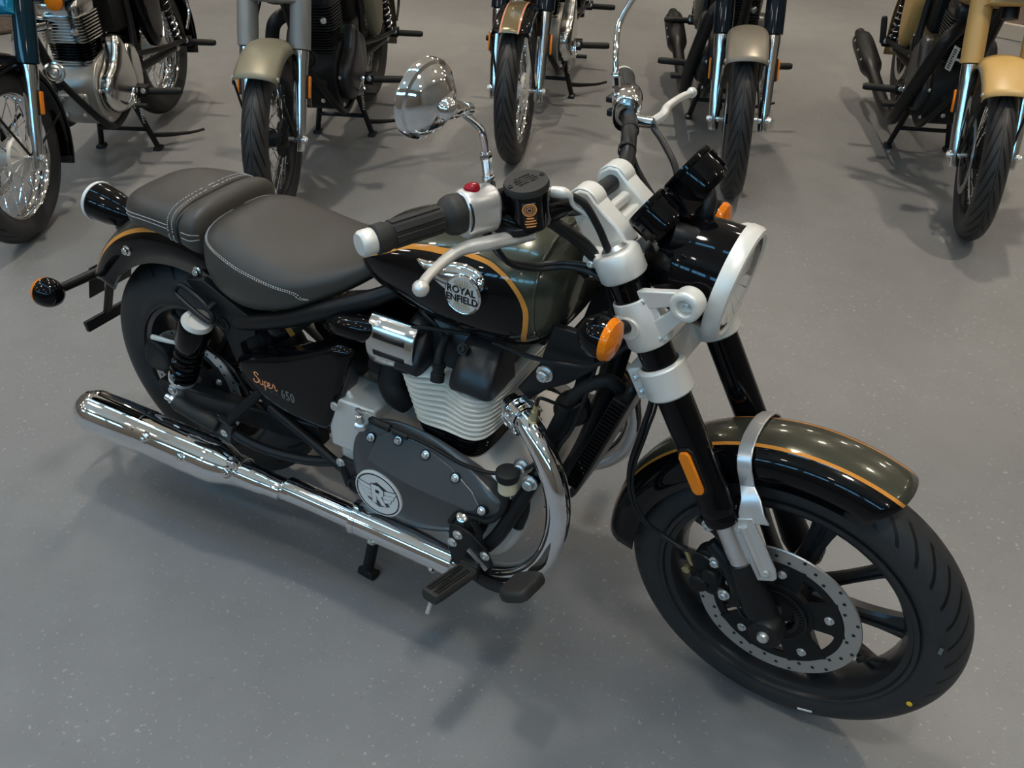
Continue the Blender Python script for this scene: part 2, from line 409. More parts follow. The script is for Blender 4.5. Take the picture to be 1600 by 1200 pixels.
for x, y in LAMPS:
    o = D.objects.new('ceiling_lamp', lm_); COL.objects.link(o); o.location = (x, y, HC)
    o['label'] = 'opal drum lamp hanging on a thin rod from the showroom ceiling'; o['category'] = 'ceiling lamp'; o['group'] = 'drum lamps hanging from the ceiling'
    d = D.objects.new('opal_drum', dm_); COL.objects.link(d); d.parent = o
    sl_ = D.objects.new('beam', bw_ if y > .9 else bl_); COL.objects.link(sl_); sl_.parent = o; sl_.location = (0, 0, -.64)
# brown rough pillar at the left, printed board at the far right
structure('pillar', MB().box((-4.42, 2.72, HC / 2), (.55, .75, HC), Matrix.Rotation(radians(-25), 3, 'Z')), 'stone', bevel=.03)
bd = empty('display_board', 'brown printed board with a pale foot trim standing behind the tan motorcycle', 'display board', loc=(2.25, 5.62, 0), rz=radians(-12))
obj('panel', MB().box((0, 0, .68), (1.9, .04, 1.16)), 'wood', bd, bevel=.005)
obj('trim', MB().box((0, -.01, .05), (1.94, .07, .1)), 'trimw', bd, bevel=.006)
obj('printed_line', MB().tube([(-.80, -.024, .62), (-.72, -.024, .70), (-.62, -.024, .68), (-.60, -.024, .60), (-.68, -.024, .55), (-.78, -.024, .56)], .007, 6, 5), 'ink', bd)
# ---------------------------------------------------------------- the front motorcycle (x forward, y to its left, z up; origin under the rear axle)
bike = empty('motorcycle', 'black and olive cruiser motorcycle with orange pin stripes standing alone in the foreground', 'motorcycle')
RAKE = radians(27.6)
ax_ = Vector((-sin(RAKE), 0, cos(RAKE))); ao = Vector((1.6185, 0, 0))
def steer_m(delta, axis=ax_, origin=ao):
    return Matrix.Translation(origin) @ Matrix.Rotation(delta, 4, axis) @ Matrix.Translation(-origin)
ST = steer_m(-.0636)
T = Matrix.Translation
def arc(cx, cz, r, a0, a1, n, y=0.):
    return [Vector((cx + r * cos(radians(a0 + (a1 - a0) * i / n)), y, cz + r * sin(radians(a0 + (a1 - a0) * i / n)))) for i in range(n + 1)]
def circ2(r, n=24, cx=0, cy=0): return [(cx + r * cos(2 * pi * i / n), cy + r * sin(2 * pi * i / n)) for i in range(n)]
XR, ZU = (1, 0, 0), (0, 0, 1)      # frame of a panel seen from the bike's right: u = x, v = z, normal = -y

def tyre_profile(R, hw, rim, n=9):
    """closed (r, y) section of a tyre: crown, shoulders, sidewalls, bead"""
    P = []
    for i in range(-n, n + 1):
        t = i / n; a = t * 1.18
        P.append((R - (R - rim) * .42 * (1 - cos(a)) / (1 - cos(1.18)), hw * .94 * sin(a) / sin(1.18)))
    side = [(rim + (R - rim) * .40, hw), (rim + (R - rim) * .24, hw * .96), (rim + .014, hw * .86), (rim + .004, hw * .76), (rim - .006, hw * .70)]
    P = P + side + [(r, -y) for r, y in side[::-1]]
    return P
def wheel_alloy(parent, X, R, hw, rim, rw, nsp, a0, tyremat, kind, disc_r, hubw):
    mb = MB(); b = rim
    mb.lathe([(b + .012, -rw), (b + .012, -rw + .005), (b + .002, -rw + .010), (b - .008, -rw + .014), (b - .013, -rw * .5), (b - .015, 0), (b - .013, rw * .5), (b - .008, rw - .014),
              (b + .002, rw - .010), (b + .012, rw - .005), (b + .012, rw), (b + .004, rw + .002), (b + .001, rw - .004), (b - .010, rw - .008), (b - .020, rw * .5), (b - .022, 0), (b - .020, -rw * .5), (b - .010, -rw + .008), (b + .001, -rw + .004), (b + .004, -rw - .002)], (0, 0, 0), (0, 1, 0), 72, True)
    o = obj('wheel', mb, 'rim', parent, X, label='black cast alloy ' + kind + ' wheel')
    for i in range(nsp):
        a = radians(a0 - 360 / nsp * i); d = Vector((cos(a), 0, sin(a))); wide = i % 2 == 0
        s = MB(); t = Vector((-sin(a), 0, cos(a))); rings = []
        for k in range(9):
            f = k / 8; r = .045 + (b - .018 - .045) * f
            w_ = (.019 if wide else .0095) * (1 + .55 * (2 * f - 1) ** 2); th = .017 - .006 * f
            rings.append([d * r + t * (w_ * c1) + Vector((0, th * c2, 0)) for c1, c2 in ((-1, -.6), (-.7, -1), (-.25, -1), (-.2, -.55), (.2, -.55), (.25, -1), (.7, -1), (1, -.6), (1, .6), (.7, 1), (-.7, 1), (-1, .6))])
        s.loft(rings); obj('spoke', s, 'rim', o)
    h = MB(); h.lathe([(.0, -hubw), (.030, -hubw), (.034, -hubw + .006), (.052, -hubw + .02), (.056, 0), (.052, hubw - .02), (.034, hubw - .006), (.030, hubw), (0, hubw)], seg=32)
    obj('hub', h, 'satin', o)
    obj('tyre', MB().lathe(tyre_profile(R, hw, rim), (0, 0, 0), (0, 1, 0), 128, True), tyremat, o, angle=60)
    return o
def brake_disc(o, y, r1, r0, side=-1):
    mb = MB(); mb.lathe([(r0, y - .0025), (r1 - .001, y - .0025), (r1, y), (r1 - .001, y + .0025), (r0, y + .0025)], seg=96, closed=True)
    obj('brake_disc', mb, 'disc', o, label='drilled steel brake disc')
    hb = MB(); k = 0
    for i in range(36):
        a = 2 * pi * i / 36; rr = r0 + (r1 - r0) * (.22, .5, .78)[i % 3]
        hb.prism(circ2(.0036, 10, rr * cos(a), rr * sin(a)), (0, y, 0), XR, ZU, .0009, .0022) if side < 0 else hb.prism(circ2(.0036, 10, rr * cos(a), rr * sin(a)), (0, y, 0), (-1, 0, 0), ZU, .0009, .0022)
    obj('drilled_hole', hb, 'ink', o)
    c = MB(); c.lathe([(r0 * .30, y - .006), (r0 * .56, y - .006), (r0 * .56, y + .006), (r0 * .30, y + .006)], seg=48, closed=True)
    c.lathe([(r0 - .016, y - .0022), (r0 + .002, y - .0022), (r0 + .002, y + .0022), (r0 - .016, y + .0022)], seg=72, closed=True)
    for i in range(5):
        a = 2 * pi * (i + .3) / 5; d = Vector((cos(a), 0, sin(a)))
        c.bar(Vector((0, y, 0)) + d * r0 * .45, Vector((0, y, 0)) + d * (r0 - .004), .060, .007, (0, 1, 0), .085)
    obj('disc_carrier', c, 'matte', o)
    bolts(o, [(Vector((r0 * .80 * cos(2 * pi * (i + .3) / 5), y - .004, r0 * .80 * sin(2 * pi * (i + .3) / 5))), (0, side, 0)) for i in range(5)], 'zinc', .0065, .006)

# ---- front wheel
FW = ST @ T(V(1.5, 0, .331))
fw = wheel_alloy(bike, FW, .331, .052, .2413, .0500, 10, 80, 'tyre_hero', 'front', .16, .062)
brake_disc(fw, -.065, .16, .128)
ab = MB()
for i in range(48):
    a = 2 * pi * i / 48; d = Vector((cos(a), 0, sin(a))); t = Vector((-sin(a), 0, cos(a)))
    ab.bar(d * .047 + V(0, -.078, 0), d * .060 + V(0, -.078, 0), .0038, .003)
ab.lathe([(.040, -.0795), (.048, -.0795), (.048, -.0765), (.040, -.0765)], seg=40, closed=True)
ab.lathe([(.059, -.0795), (.063, -.0795), (.063, -.0765), (.059, -.0765)], seg=40, closed=True)
obj('sensor_ring', ab, 'satin', fw)
vs_ = MB(); d = Vector((cos(radians(-20)), 0, sin(radians(-20)))); vs_.tube([d * .222 + V(0, -.004, 0), d * .196 + V(0, -.022, 0), d * .184 + V(0, -.038, 0)], [.005, .004, .0035], 8); vs_.tube([d * .182 + V(0, -.034, 0), d * .174 + V(0, -.046, 0)], .0055, 8)
obj('valve_stem', vs_, 'rubber', fw)
ym = MB()
def on_tyre(a, r, R=.331, hw=.052, rim=.2413):
    f = (r - rim) / (R - rim); y = -(hw * (1 - ((f - .40) / .62) ** 2 * .42)) - .0012
    return Vector((r * cos(radians(a)), y, r * sin(radians(a))))
p0 = on_tyre(-21, .290); n_ = Vector((0, -1, 0)); ym.prism(circ2(.0055, 14), p0 + n_ * .0005, XR, ZU, .0015); obj('paint_dot', ym, 'yellow', fw)
wm = MB(); pa = [on_tyre(a, .285) + V(0, -.001, 0) for a in (-72, -70, -68, -66)]; pb = [on_tyre(a, .290) + V(0, -.001, 0) for a in (-72, -70, -68, -66)]
wm.loft([pa, pb, [p + V(0, .002, 0) for p in pb], [p + V(0, .002, 0) for p in pa]], caps=False, closed=False, loop=True); obj('paint_mark', wm, 'whitepaint', fw)
wm = MB(); wm.prism([(-.008, -.003), (.008, -.003), (.008, .003), (-.008, .003)], on_tyre(13, .288) + V(0, -.0005, 0), (0, 0, 1), (-1, 0, 0), .0012)
obj('paint_mark', wm, 'greyprint', fw)
an = MB(); an.cyl((0, -.138, 0), (0, .125, 0), .010, 16); an.lathe([(.0, -.146), (.0095, -.146), (.0115, -.142), (.0115, -.130)], seg=18)
obj('axle', an, 'zinc', fw)

# ---- fork
u_ = Vector((-.474, 0, .8805)).normalized()
def fk(s, y, f=0., o=0.):
    """point s up the fork leg from the axle, f forward of the leg"""
    fwd = Vector((u_.z, 0, -u_.x)); return Vector((1.493, y, .331)) + u_ * s + fwd * f + Vector((0, o, 0))
for sg in (-1, 1):
    y = .105 * sg
    mb = MB(); mb.lathe([(.0, .246), (.0335, .246), (.0345, .250), (.0345, .262), (.0325, .268), (.0345, .274), (.0345, .288), (.033, .293), (.0305, .33), (.0305, .765), (.024, .768), (0, .768)], fk(0, y), u_, 36)
    leg = obj('fork_leg', mb, 'black', bike, ST, label='black upside-down fork leg')
    obj('stanchion', MB().lathe([(.0, .10), (.0215, .10), (.0215, .25), (0, .25)], fk(0, y), u_, 28), 'chrome', leg, label='chrome fork stanchion')
    ft = MB(); ft.tube([fk(.150, y), fk(.10, y), fk(.04, y * .99), fk(-.012, y, .006)], [.0245, .027, .030, .026], 24)
    ft.lathe([(0, -.020), (.030, -.020), (.034, -.012), (.034, .012), (.030, .020), (0, .020)], V(1.5, y * 1.12, .331), (0, sg, 0), 28)
    obj('axle_carrier', ft, 'satin', leg)
    # amber reflector on its bracket
    c0 = fk(.372, y + sg * .034); zz = u_; xx = Vector((u_.z, 0, -u_.x)) * (1 if sg < 0 else -1)
    o_ = [(-.011, -.036), (-.011, .036), (-.006, .044), (.006, .044), (.011, .036), (.011, -.036), (.006, -.044), (-.006, -.044)]
    obj('reflector_bracket', MB().prism([(a * 1.3, b * 1.1) for a, b in o_], c0, xx, zz, .006, -.006), 'plastic', leg, bevel=.001)
    obj('reflector', MB().prism(o_, c0, xx, zz, .008), 'amberdark', leg, bevel=.002, label='amber side reflector')
# lower yoke, lamp bracket clamp and top yoke
def ringclamp(mb, s0, s1, y, r, ears=True):
    mb.lathe([(.0315, s0), (r - .004, s0), (r, s0 + .005), (r, s1 - .005), (r - .004, s1), (.0315, s1)], fk(0, y), u_, 36, True)
for nm, s0, s1, r, sub in (('lower_yoke', .515, .575, .0425, 1),):
    mb = MB()
    for y in (-.105, .105):
        ringclamp(mb, s0, s1, y, r)
        mb.box(fk((s0 + s1) / 2, y, -.046), (.028, .030, s1 - s0), Matrix.Rotation(-radians(28.3), 3, 'Y'))
    mb.loft([[fk(s0 + .004 + k * (s1 - s0 - .008), y, f) for k, f in ((0, -.07), (0, -.02), (1, -.02), (1, -.07))] for y in (-.105, -.05, 0, .05, .105)])
    ly = obj(nm, mb, 'silver', bike, ST, bevel=.003, label='silver lower fork yoke')
    bolts(ly, [(fk(s0 + .016 + k * .028, -.122, -.046), (0, -1, 0)) for k in (0, 1)], 'zinc', .0055, .005)
for y in (-.105, .105):
    sg = -1 if y < 0 else 1; mb = MB()
    mb.lathe([(.0315, .612), (.036, .612), (.0395, .620), (.0395, .672), (.036, .700), (.0315, .700)], fk(0, y), u_, 36, True)
    yo = y + sg * .012
    # triangular arm to the lamp pivot, with its window
    A = fk(.700, yo, .004); B = fk(.628, yo, .004); Pv = V(1.262, yo + sg * .004, .975)
    for a, b_, w0, w1 in ((A, Pv + V(-.004, 0, .010), .036, .022), (B, Pv + V(-.004, 0, -.010), .036, .022), (fk(.700, yo, .026), fk(.620, yo, .026), .040, .040)):
        mb.bar(a, b_, w0, .014, (0, 1, 0), w1)
    mb.lathe([(.012, -.016), (.022, -.016), (.026, -.012), (.0265, .014), (.022, .018), (.0135, .018), (.0125, .004), (0, .004)], Pv, (0, sg, 0), 28)
    mb.lathe([(.012, 0), (.021, 0), (.021, .030), (.012, .030)], fk(.660, yo, -.006, 0), (0, sg, 0), 24)
    lb = obj('lamp_bracket', mb, 'silver', bike, ST, bevel=.0025, label='silver headlight bracket with open triangular arm')
    bolts(lb, [(fk(.694, sg * .1235, .026), (0, sg, 0)), (fk(.626, sg * .1235, .030), (0, sg, 0)), (V(1.262, sg * .126, .975), (0, sg, 0)), (fk(.678, sg * .140, -.020), (0, sg, 0))], 'zinc', .0055, .005)
mb = MB()
for y in (-.105, .105):
    mb.lathe([(.0, .735), (.036, .735), (.040, .741), (.040, .776), (.036, .783), (.024, .783), (.022, .779), (0, .779)], fk(0, y), u_, 36)
    mb.tube([fk(.775, y - (.016 if y < 0 else -.016), -.040), fk(.775, y + (.012 if y < 0 else -.012), -.040)], .018, 20)
    mb.box(fk(.765, y, -.026), (.034, .030, .034), Matrix.Rotation(-radians(28.3), 3, 'Y'))
mb.loft([[fk(.745 + k * .028, y, f - abs(y) * .08) for k, f in ((0, -.060), (0, .010), (1, .010), (1, -.060))] for y in (-.105, -.055, 0, .055, .105)])
ty = obj('top_yoke', mb, 'silver', bike, ST, bevel=.003, label='silver top yoke')
bolts(ty, [(fk(.775, -.1215, -.040), (0, -1, 0)), (fk(.775, .1215, -.040), (0, 1, 0))], 'zinc', .0065, .006)
cap = MB(); cap.lathe([(0, .779), (.020, .779), (.022, .786), (.016, .792), (0, .792)], fk(0, -.105), u_, 20); obj('fork_cap', cap, 'zinc', ty)
# risers: a pair of tall forged legs joined by a web, clamping the bar
BARC = V(1.041, 0, 1.062)
mb = MB()
for y in (-.052, .052):
    foot = fk(.775, 0, -.040); top = BARC
    out = lambda c, a, b_: [c + V(a, 0, b_)]
    d_ = (top - foot); L = d_.length; d_ = d_.normalized(); s_ = Vector((d_.z, 0, -d_.x))
    prof = [(-.046, -.01), (.046, -.01), (.040, .03), (.030, L - .02), (.024, L + .016), (.010, L + .026), (-.012, L + .026), (-.026, L + .014), (-.028, L - .02), (-.034, .03)]
    rings = [[foot + s_ * a + d_ * b_ + V(0, y + k, 0) for a, b_ in prof] for k in (-.019, .019)]
    mb.loft(rings)
mb.loft([[fk(.79 + k * .022, y, f) for k, f in ((0, -.075), (0, -.012), (1, -.018), (1, -.070))] for y in (-.05, .05)])
foot = fk(.775, 0, -.040)
mb.bar(foot + (BARC - foot) * .72 + V(.014, -.05, 0), foot + (BARC - foot) * .72 + V(.014, .05, 0), .016, .018, (0, 0, 1))
rs = obj('handlebar_riser', mb, 'silver', bike, ST, bevel=.005, label='silver twin-legged handlebar riser')
for y in (-.052, .052):
    q = MB(); c_ = BARC + V(-.013, y, .016); q.lathe([(.030, -.017), (.030, .017), (.024, .017), (.024, -.017)], BARC + V(0, y, 0), (0, 1, 0), 20, True); obj('bar_clamp', q, 'silver', rs, bevel=.002)
# ---- handlebar with controls
hb = obj('handlebar', MB().tube([(.905, -.425, 1.120), (.948, -.29, 1.118), (.985, -.205, 1.113), (1.012, -.150, 1.100), (1.032, -.105, 1.072), (1.041, -.065, 1.062), (1.041, 0, 1.062), (1.041, .065, 1.062), (1.032, .105, 1.072), (1.012, .150, 1.093), (.985, .205, 1.099), (.936, .29, 1.103), (.868, .418, 1.096)], .0145, 18, 8), 'satin', bike, ST)
def grip(a, b_, sg):
    a, b_ = Vector(a), Vector(b_); d = (b_ - a).normalized(); L = (b_ - a).length
    mb = MB(); prof = [(.015, 0), (.030, 0), (.031, .010), (.028, .020), (.0195, .030), (.0195, L - .026), (.022, L - .020), (.022, L - .004), (.018, L)]
    mb.lathe(prof, a, d, 28)
    g = obj('grip', mb, 'rubberbrown', bike, ST, label='black rubber handlebar grip')
    rb = MB(); _, e1, e2 = basis(d)
    for i in range(8):
        t = 2 * pi * i / 8; n = e1 * cos(t) + e2 * sin(t); tt = n.cross(d)
        rb.bar(a + d * .034 + n * .0195, a + d * (L - .030) + n * .0195, .0105, .003, n)
    obj('grip_rib', rb, 'rubberbrown', g, bevel=.001)
    obj('bar_end', MB().lathe([(0, L - .002), (.0185, L - .002), (.0195, L + .002), (.0195, L + .016), (.016, L + .021), (0, L + .022)], a, d, 28), 'silver', g, label='silver bar end weight')
    return g
grip((.950, -.288, 1.118), (.899, -.424, 1.1205), -1)
grip((.934, .294, 1.103), (.864, .419, 1.0955), 1)
def switchgear(a, b_, sg):
    a, b_ = Vector(a), Vector(b_); d = (b_ - a).normalized(); L = (b_ - a).length; mb = MB(); up = V(0, 0, 1); up = (up - d * up.dot(d)).normalized(); fw_ = d.cross(up)
    if fw_.x < 0: fw_ = -fw_
    rings = []
    for t in (0, .04, .10, .5, .9, .96, 1):
        k = .90 if t in (0, 1) else (.97 if t in (.04, .96) else 1)
        rings.append([a + d * (L * t) + up * (q * .036 * k - .004) + fw_ * (p * .027 * k) for p, q in [(cos(2 * pi * j / 24) * (1 + .12 * abs(sin(4 * pi * j / 24))), sin(2 * pi * j / 24) * (1 + .1 * abs(sin(4 * pi * j / 24)))) for j in range(24)]])
    mb.loft(rings); return mb, d, up, fw_
mb, d, up, fw_ = switchgear((.951, -.284, 1.118), (.973, -.230, 1.115), -1)
sw = obj('switch_housing', mb, 'brushed', bike, ST, label='brushed silver switch housing')
rbm = MB(); c_ = V(.958, -.262, 1.149); rbm.lathe([(0, -.006), (.012, -.006), (.0125, .003), (.010, .007), (0, .008)], c_, (-.25, 0, 1), 18); obj('kill_switch', rbm, 'red', sw, bevel=.002, label='red engine stop switch')
obj('seam_line', MB().lathe([(.0315, -.0015), (.0325, -.0015), (.0325, .0015), (.0315, .0015)], V(.9525, -.281, 1.1155), d, 24, True), 'ink', sw)
mb, d, up, fw_ = switchgear((.937, .290, 1.104), (.963, .235, 1.101), 1)
sw2 = obj('switch_housing', mb, 'chrome', bike, ST, label='chromed left switch housing')
obj('thumb_switch', MB().box((.915, .265, 1.11), (.016, .02, .012)), 'plastic', sw2, bevel=.003)
obj('thumb_switch', MB().box((.920, .262, 1.085), (.018, .016, .014)), 'plastic', sw2, bevel=.003)
# front brake master cylinder
rc = V(1.014, -.194, 1.113); rn = Vector((-.04, -.12, .99)).normalized()
mb = MB(); mb.lathe([(0, -.038), (.028, -.038), (.033, -.032), (.033, .020), (.0345, .021), (.0345, .026), (0, .026)], rc, rn, 36)
mb.tube([(.965, -.222, 1.092), (1.000, -.212, 1.082), (1.030, -.165, 1.085), (1.050, -.130, 1.088)], [.014, .018, .016, .011], 14)
mb.lathe([(.0145, -.014), (.021, -.014), (.021, .014), (.0145, .014)], V(.979, -.217, 1.113), Vector((.37, .92, -.03)), 20, True)
mc = obj('brake_reservoir', mb, 'black', bike, ST, label='black front brake reservoir')
lid = MB(); lid.lathe([(0, .026), (.0350, .026), (.0355, .032), (.0335, .037), (0, .0385)], rc, rn, 36)
ld = obj('lid', lid, 'rubberbrown', mc, label='dark grey reservoir lid')
_, e1, e2 = basis(rn)
tx = Vector((.42, .86, 0)); tx = (tx - rn * tx.dot(rn)).normalized(); tyv = rn.cross(tx)
for k, (s, t) in enumerate((('WARNING', .0055), ('CLEAN FILLER CAP', .0042), ('BEFORE REMOVING', .0042), ('USE ONLY DOT 4', .0042))):
    text('lid_lettering', s, t, rc + rn * .0382 + tyv * (.012 - .0065 * k), tx, tyv, 'ink', mc, X=None)
for s_ in (-1, 1):
    bolts(ld, [(rc + rn * .036 + tx * (.028 * s_), rn)], 'satin', .004, .003)
def on_res(a, h, off=.0008):
    return rc + rn * h + (Vector((sin(a), -cos(a), 0)) - rn * Vector((sin(a), -cos(a), 0)).dot(rn)).normalized() * (.033 + off)
st = MB(); g_ = [[on_res(.30 + .062 * i, -.030 + .048 * j, .0006) for i in range(11)] for j in range(2)]
st.loft(g_, False, False); stk = obj('warning_sticker', st, 'ink', mc, solid=.0004)
ca = .62
st2 = MB()
for r0, r1 in ((.0088, .0112), (.0062, .0074), (.0028, .0042)):
    st2.loft([[on_res(ca + r * cos(2 * pi * i / 28) / .033, .006 + r * sin(2 * pi * i / 28), .0013) for i in range(28)] for r in (r0, r1)], False, True)
obj('sticker_print', st2, 'sticker', mc, solid=.0003)
st3 = MB()
for k, w0 in enumerate((.011, .016, .018, .015)):
    st3.loft([[on_res(ca + (-.5 + i / 6) * w0 / .033, -.0095 - .0048 * k + dz, .0013) for i in range(7)] for dz in (0, .0026)], False, False)
obj('sticker_print', st3, 'sticker', mc, solid=.0003)
# brake lever, pivot bracket, mirror, hose
lv = MB(); lv.tube([(1.018, -.188, 1.058), (1.003, -.224, 1.062), (.992, -.272, 1.073), (.972, -.310, 1.075), (.968, -.345, 1.074), (.972, -.395, 1.072), (.978, -.418, 1.070)], [.011, .012, .0115, .0100, .0085, .0075, .0080], 16, 5)
lv.sphere((.980, -.424, 1.069), .0125, 16)
obj('brake_lever', lv, 'alulever', bike, ST, label='bare alloy brake lever with ball end')
pv = MB(); pv.puff([(-.034, -.018), (.010, -.030), (.034, -.014), (.040, .020), (-.008, .030), (-.036, .014)], (.992, -.206, 1.070), (1, .1, 0), (-.1, 1, 0), .010, .004)
pv.lathe([(0, -.022), (.013, -.022), (.013, .004), (.017, .006), (.017, .012), (.007, .014), (.006, .006), (0, .006)], V(.994, -.214, 1.070), (0, -.15, 1), 20)
lpc = obj('lever_perch', pv, 'satin', bike, ST)
pb_ = MB(); pb_.box((.968, -.218, 1.072), (.026, .022, .026), Matrix.Rotation(.4, 3, 'Z')); obj('pivot_block', pb_, 'silver', lpc, bevel=.004, label='pale silver pivot block')
def mirror(sg, stem, c, n, chromelabel):
    ms = MB(); ms.tube(stem, .0058, 12, 7)
    b0 = Vector(stem[0]); b1 = Vector(stem[1]); d = (b1 - b0).normalized()
    o = obj('mirror', ms, 'chrome', bike, ST, label=chromelabel)
    nt_ = MB(); nt_.lathe([(0, -.030), (.0105, -.030), (.0105, -.006), (.0085, -.004), (.0085, .020), (.0095, .022), (.0095, .030), (.007, .034), (0, .034)], b0 + d * .02, d, 6)
    obj('lock_nut', nt_, 'chrome', o, bevel=.0008)
    c = Vector(c); n = Vector(n).normalized()
    ds = MB(); ds.lathe([(0, .030), (.011, .0295), (.024, .026), (.035, .018), (.043, .009), (.0455, .004), (.0495, .002), (.0510, -.002), (.0510, -.008), (.049, -.010), (0, -.010)], c, n, 48)
    obj('mirror_shell', ds, 'chrome', o, label='round chrome mirror shell')
    obj('mirror_glass', MB().lathe([(0, -.0105), (.048, -.0105), (.048, -.0112), (0, -.0112)], c, n, 48), 'bowl', o)
    j = Vector(stem[-2]); jm = MB(); q_ = c + n * .027; jm.sphere(q_ + n * .004, .0145, 18); jm.lathe([(0, 0), (.012, 0), (.0125, .012), (.0095, .030), (.0075, .040), (.0085, .041), (.0085, .052), (.006, .054), (0, .054)], q_ + n * .006, j - q_, 20); obj('mirror_joint', jm, 'chrome', o)
mirror(-1, [(.950, -.205, 1.130), (.947, -.206, 1.165), (.946, -.210, 1.205), (.948, -.228, 1.232), (.966, -.300, 1.284), (1.018, -.362, 1.316), (1.032, -.386, 1.322)], (.994, -.400, 1.333), (.95, -.06, -.14), 'chrome right mirror')
mirror(1, [(.938, .245, 1.115), (.930, .250, 1.150), (.918, .266, 1.195), (.905, .300, 1.240), (.918, .345, 1.290)], (.915, .405, 1.335), (.92, -.10, -.22), 'chrome left mirror')
# left clutch lever and perch
pv = MB(); pv.tube([(.962, .235, 1.100), (.990, .232, 1.092), (1.018, .236, 1.092)], [.016, .013, .012], 14); pv.lathe([(.0145, -.014), (.021, -.014), (.021, .014), (.0145, .014)], V(.963, .235, 1.101), Vector((-.42, .9, 0)), 20, True)
obj('clutch_perch', pv, 'polished', bike, ST)
lv = MB(); lv.tube([(1.018, .236, 1.096), (1.026, .262, 1.102), (1.020, .290, 1.106), (1.022, .340, 1.108), (1.028, .372, 1.108)], [.009, .009, .008, .007, .007], 14, 5); lv.sphere((1.030, .380, 1.108), .0105, 14)
obj('clutch_lever', lv, 'alulever', bike, ST, label='bare alloy clutch lever with ball end')
# instruments: a large and a small round clock in one black housing, tilted back at the rider
IN = Vector((-.83, 0, .56)).normalized(); IU = Vector((.56, 0, .83)).normalized()
mb = MB()
c1 = V(1.165, .047, 1.112); c2 = V(1.143, -.046, 1.078)
for c, r, dp in ((c1, .051, .050), (c2, .037, .048)):
    mb.lathe([(0, -dp - .006), (r * .70, -dp - .006), (r * .74, -dp), (r * .90, -dp), (r * .94, -dp * .86), (r * .95, -dp * .16), (r * 1.0, -dp * .12), (r * 1.02, 0), (r * .97, .003), (r * .92, 0), (0, -.002)], c, IN, 44)
    for k in range(6): a = 2 * pi * (k + .3) / 6; e = IU * cos(a) + V(0, 1, 0) * sin(a); mb.bar(c + e * r * .93 - IN * dp * .85, c + e * r * .93 - IN * dp * .2, .012, .008, e)
mb.box((c1 + c2) / 2 - IN * .030 + V(.006, 0, 0), (.045, .07, .04), Matrix.Rotation(radians(-38), 3, 'Y'))
ip = obj('instrument_pod', mb, 'black', bike, ST, label='black twin-clock instrument pod')
for c, r in ((c1, .046), (c2, .033)):
    obj('clock_glass', MB().lathe([(0, .0008), (r, .0008), (r, .0016), (0, .0016)], c, IN, 36), 'black', ip)
mb = MB(); mb.tube([c2 - IN * .06, c2 - IN * .085 + V(.01, .02, 0), fk(.74, 0, .015)], .020, 14, 4); mb.tube([c1 - IN * .045, c1 - IN * .062 + V(0, -.02, -.02), fk(.72, .03, .03)], .016, 14, 4)
obj('pod_stay', mb, 'satin', bike, ST)
# ---- headlight
HC_ = V(1.288, 0, .962); hn = Vector((.985, .045, -.15)).normalized()
obj_h = obj('headlight', MB().lathe([(0, -.150), (.030, -.149), (.056, -.135), (.075, -.108), (.085, -.075), (.0895, -.040), (.0905, -.010), (.0905, .002), (.085, .004)], HC_, hn, 56, caps=False), 'black', bike, ST, label='black round headlight shell')
obj('bezel', MB().lathe([(.0895, -.010), (.0965, -.010), (.0985, -.006), (.0985, .010), (.0955, .017), (.088, .019), (.0815, .014), (.0815, .004), (.086, -.006)], HC_, hn, 64, True), 'silver', obj_h, label='wide pale silver headlight ring')
obj('reflector_bowl', MB().lathe([(.081, .007), (.074, .001), (.052, -.012), (.030, -.020), (.012, -.023), (0, -.023)], HC_, hn, 48, caps=False), 'bowl', obj_h)
hl = MB(); wv = hn.cross(V(0, 1, 0)); 
hl.bar(HC_ + V(-.004, -.074, 0), HC_ + V(-.004, .074, 0), .026, .016, hn)
for s in (-1, 1):
    for i in range(7):
        a = radians(25 + 130 * i / 6) * s
        hl.bar(HC_ - hn * .010 + V(0, cos(a) * .03, sin(a) * .03), HC_ + hn * .002 + V(0, cos(a) * .073, sin(a) * .073), .010 + .004 * (i % 2), .012, hn, .020 + .010 * (i % 2))
obj('reflector_facets', hl, 'facet', obj_h, bevel=.001)
rl_ = MB(); rl_.lathe([(0, -.022), (.016, -.022), (.024, -.004), (.018, .004), (0, .007)], HC_, hn, 24); obj('lamp_unit', rl_, 'bowl', obj_h)
obj('lens', MB().lathe([(0, .024), (.045, .022), (.070, .0165), (.0815, .0105), (.0815, .0085), (.070, .0145), (.045, .020), (0, .022)], HC_, hn, 48), 'glass', obj_h, label='clear headlight lens')
obj('lens_gasket', MB().lathe([(.0795, .008), (.083, .008), (.083, .0150), (.0795, .0135)], HC_, hn, 56, True), 'ink', obj_h)
# ---- turn signals
def signal(parent, X, root, c, fwd, lab):
    root, c, fwd = Vector(root), Vector(c), Vector(fwd).normalized()
    o = obj('turn_signal', MB().lathe([(0, -.046), (.014, -.044), (.027, -.034), (.035, -.018), (.037, -.002), (.0365, .004), (.033, .006)], c, fwd, 36), 'black', parent, X, label=lab)
    obj('stalk', MB().tube([root, root + (c - fwd * .012 - root) * .8, c - fwd * .012], [.013, .012, .013], 16), 'satin', o)
    obj('lens', MB().lathe([(.0360, .003), (.0365, .008), (.033, .016), (.020, .021), (0, .023)], c, fwd, 36), 'amber', o, label='amber lens')
    return o
signal(bike, ST, fk(.660, -.125, -.006), V(1.166, -.208, .926), (1, 0, -.05), 'black bullet turn signal with amber lens')
signal(bike, ST, fk(.690, .125, -.006), V(1.176, .208, .950), (1, 0, -.05), 'black bullet turn signal with amber lens')
signal(bike, None, (-.318, -.055, .545), (-.330, -.200, .553), (-1, 0, -.05), 'black bullet rear turn signal')
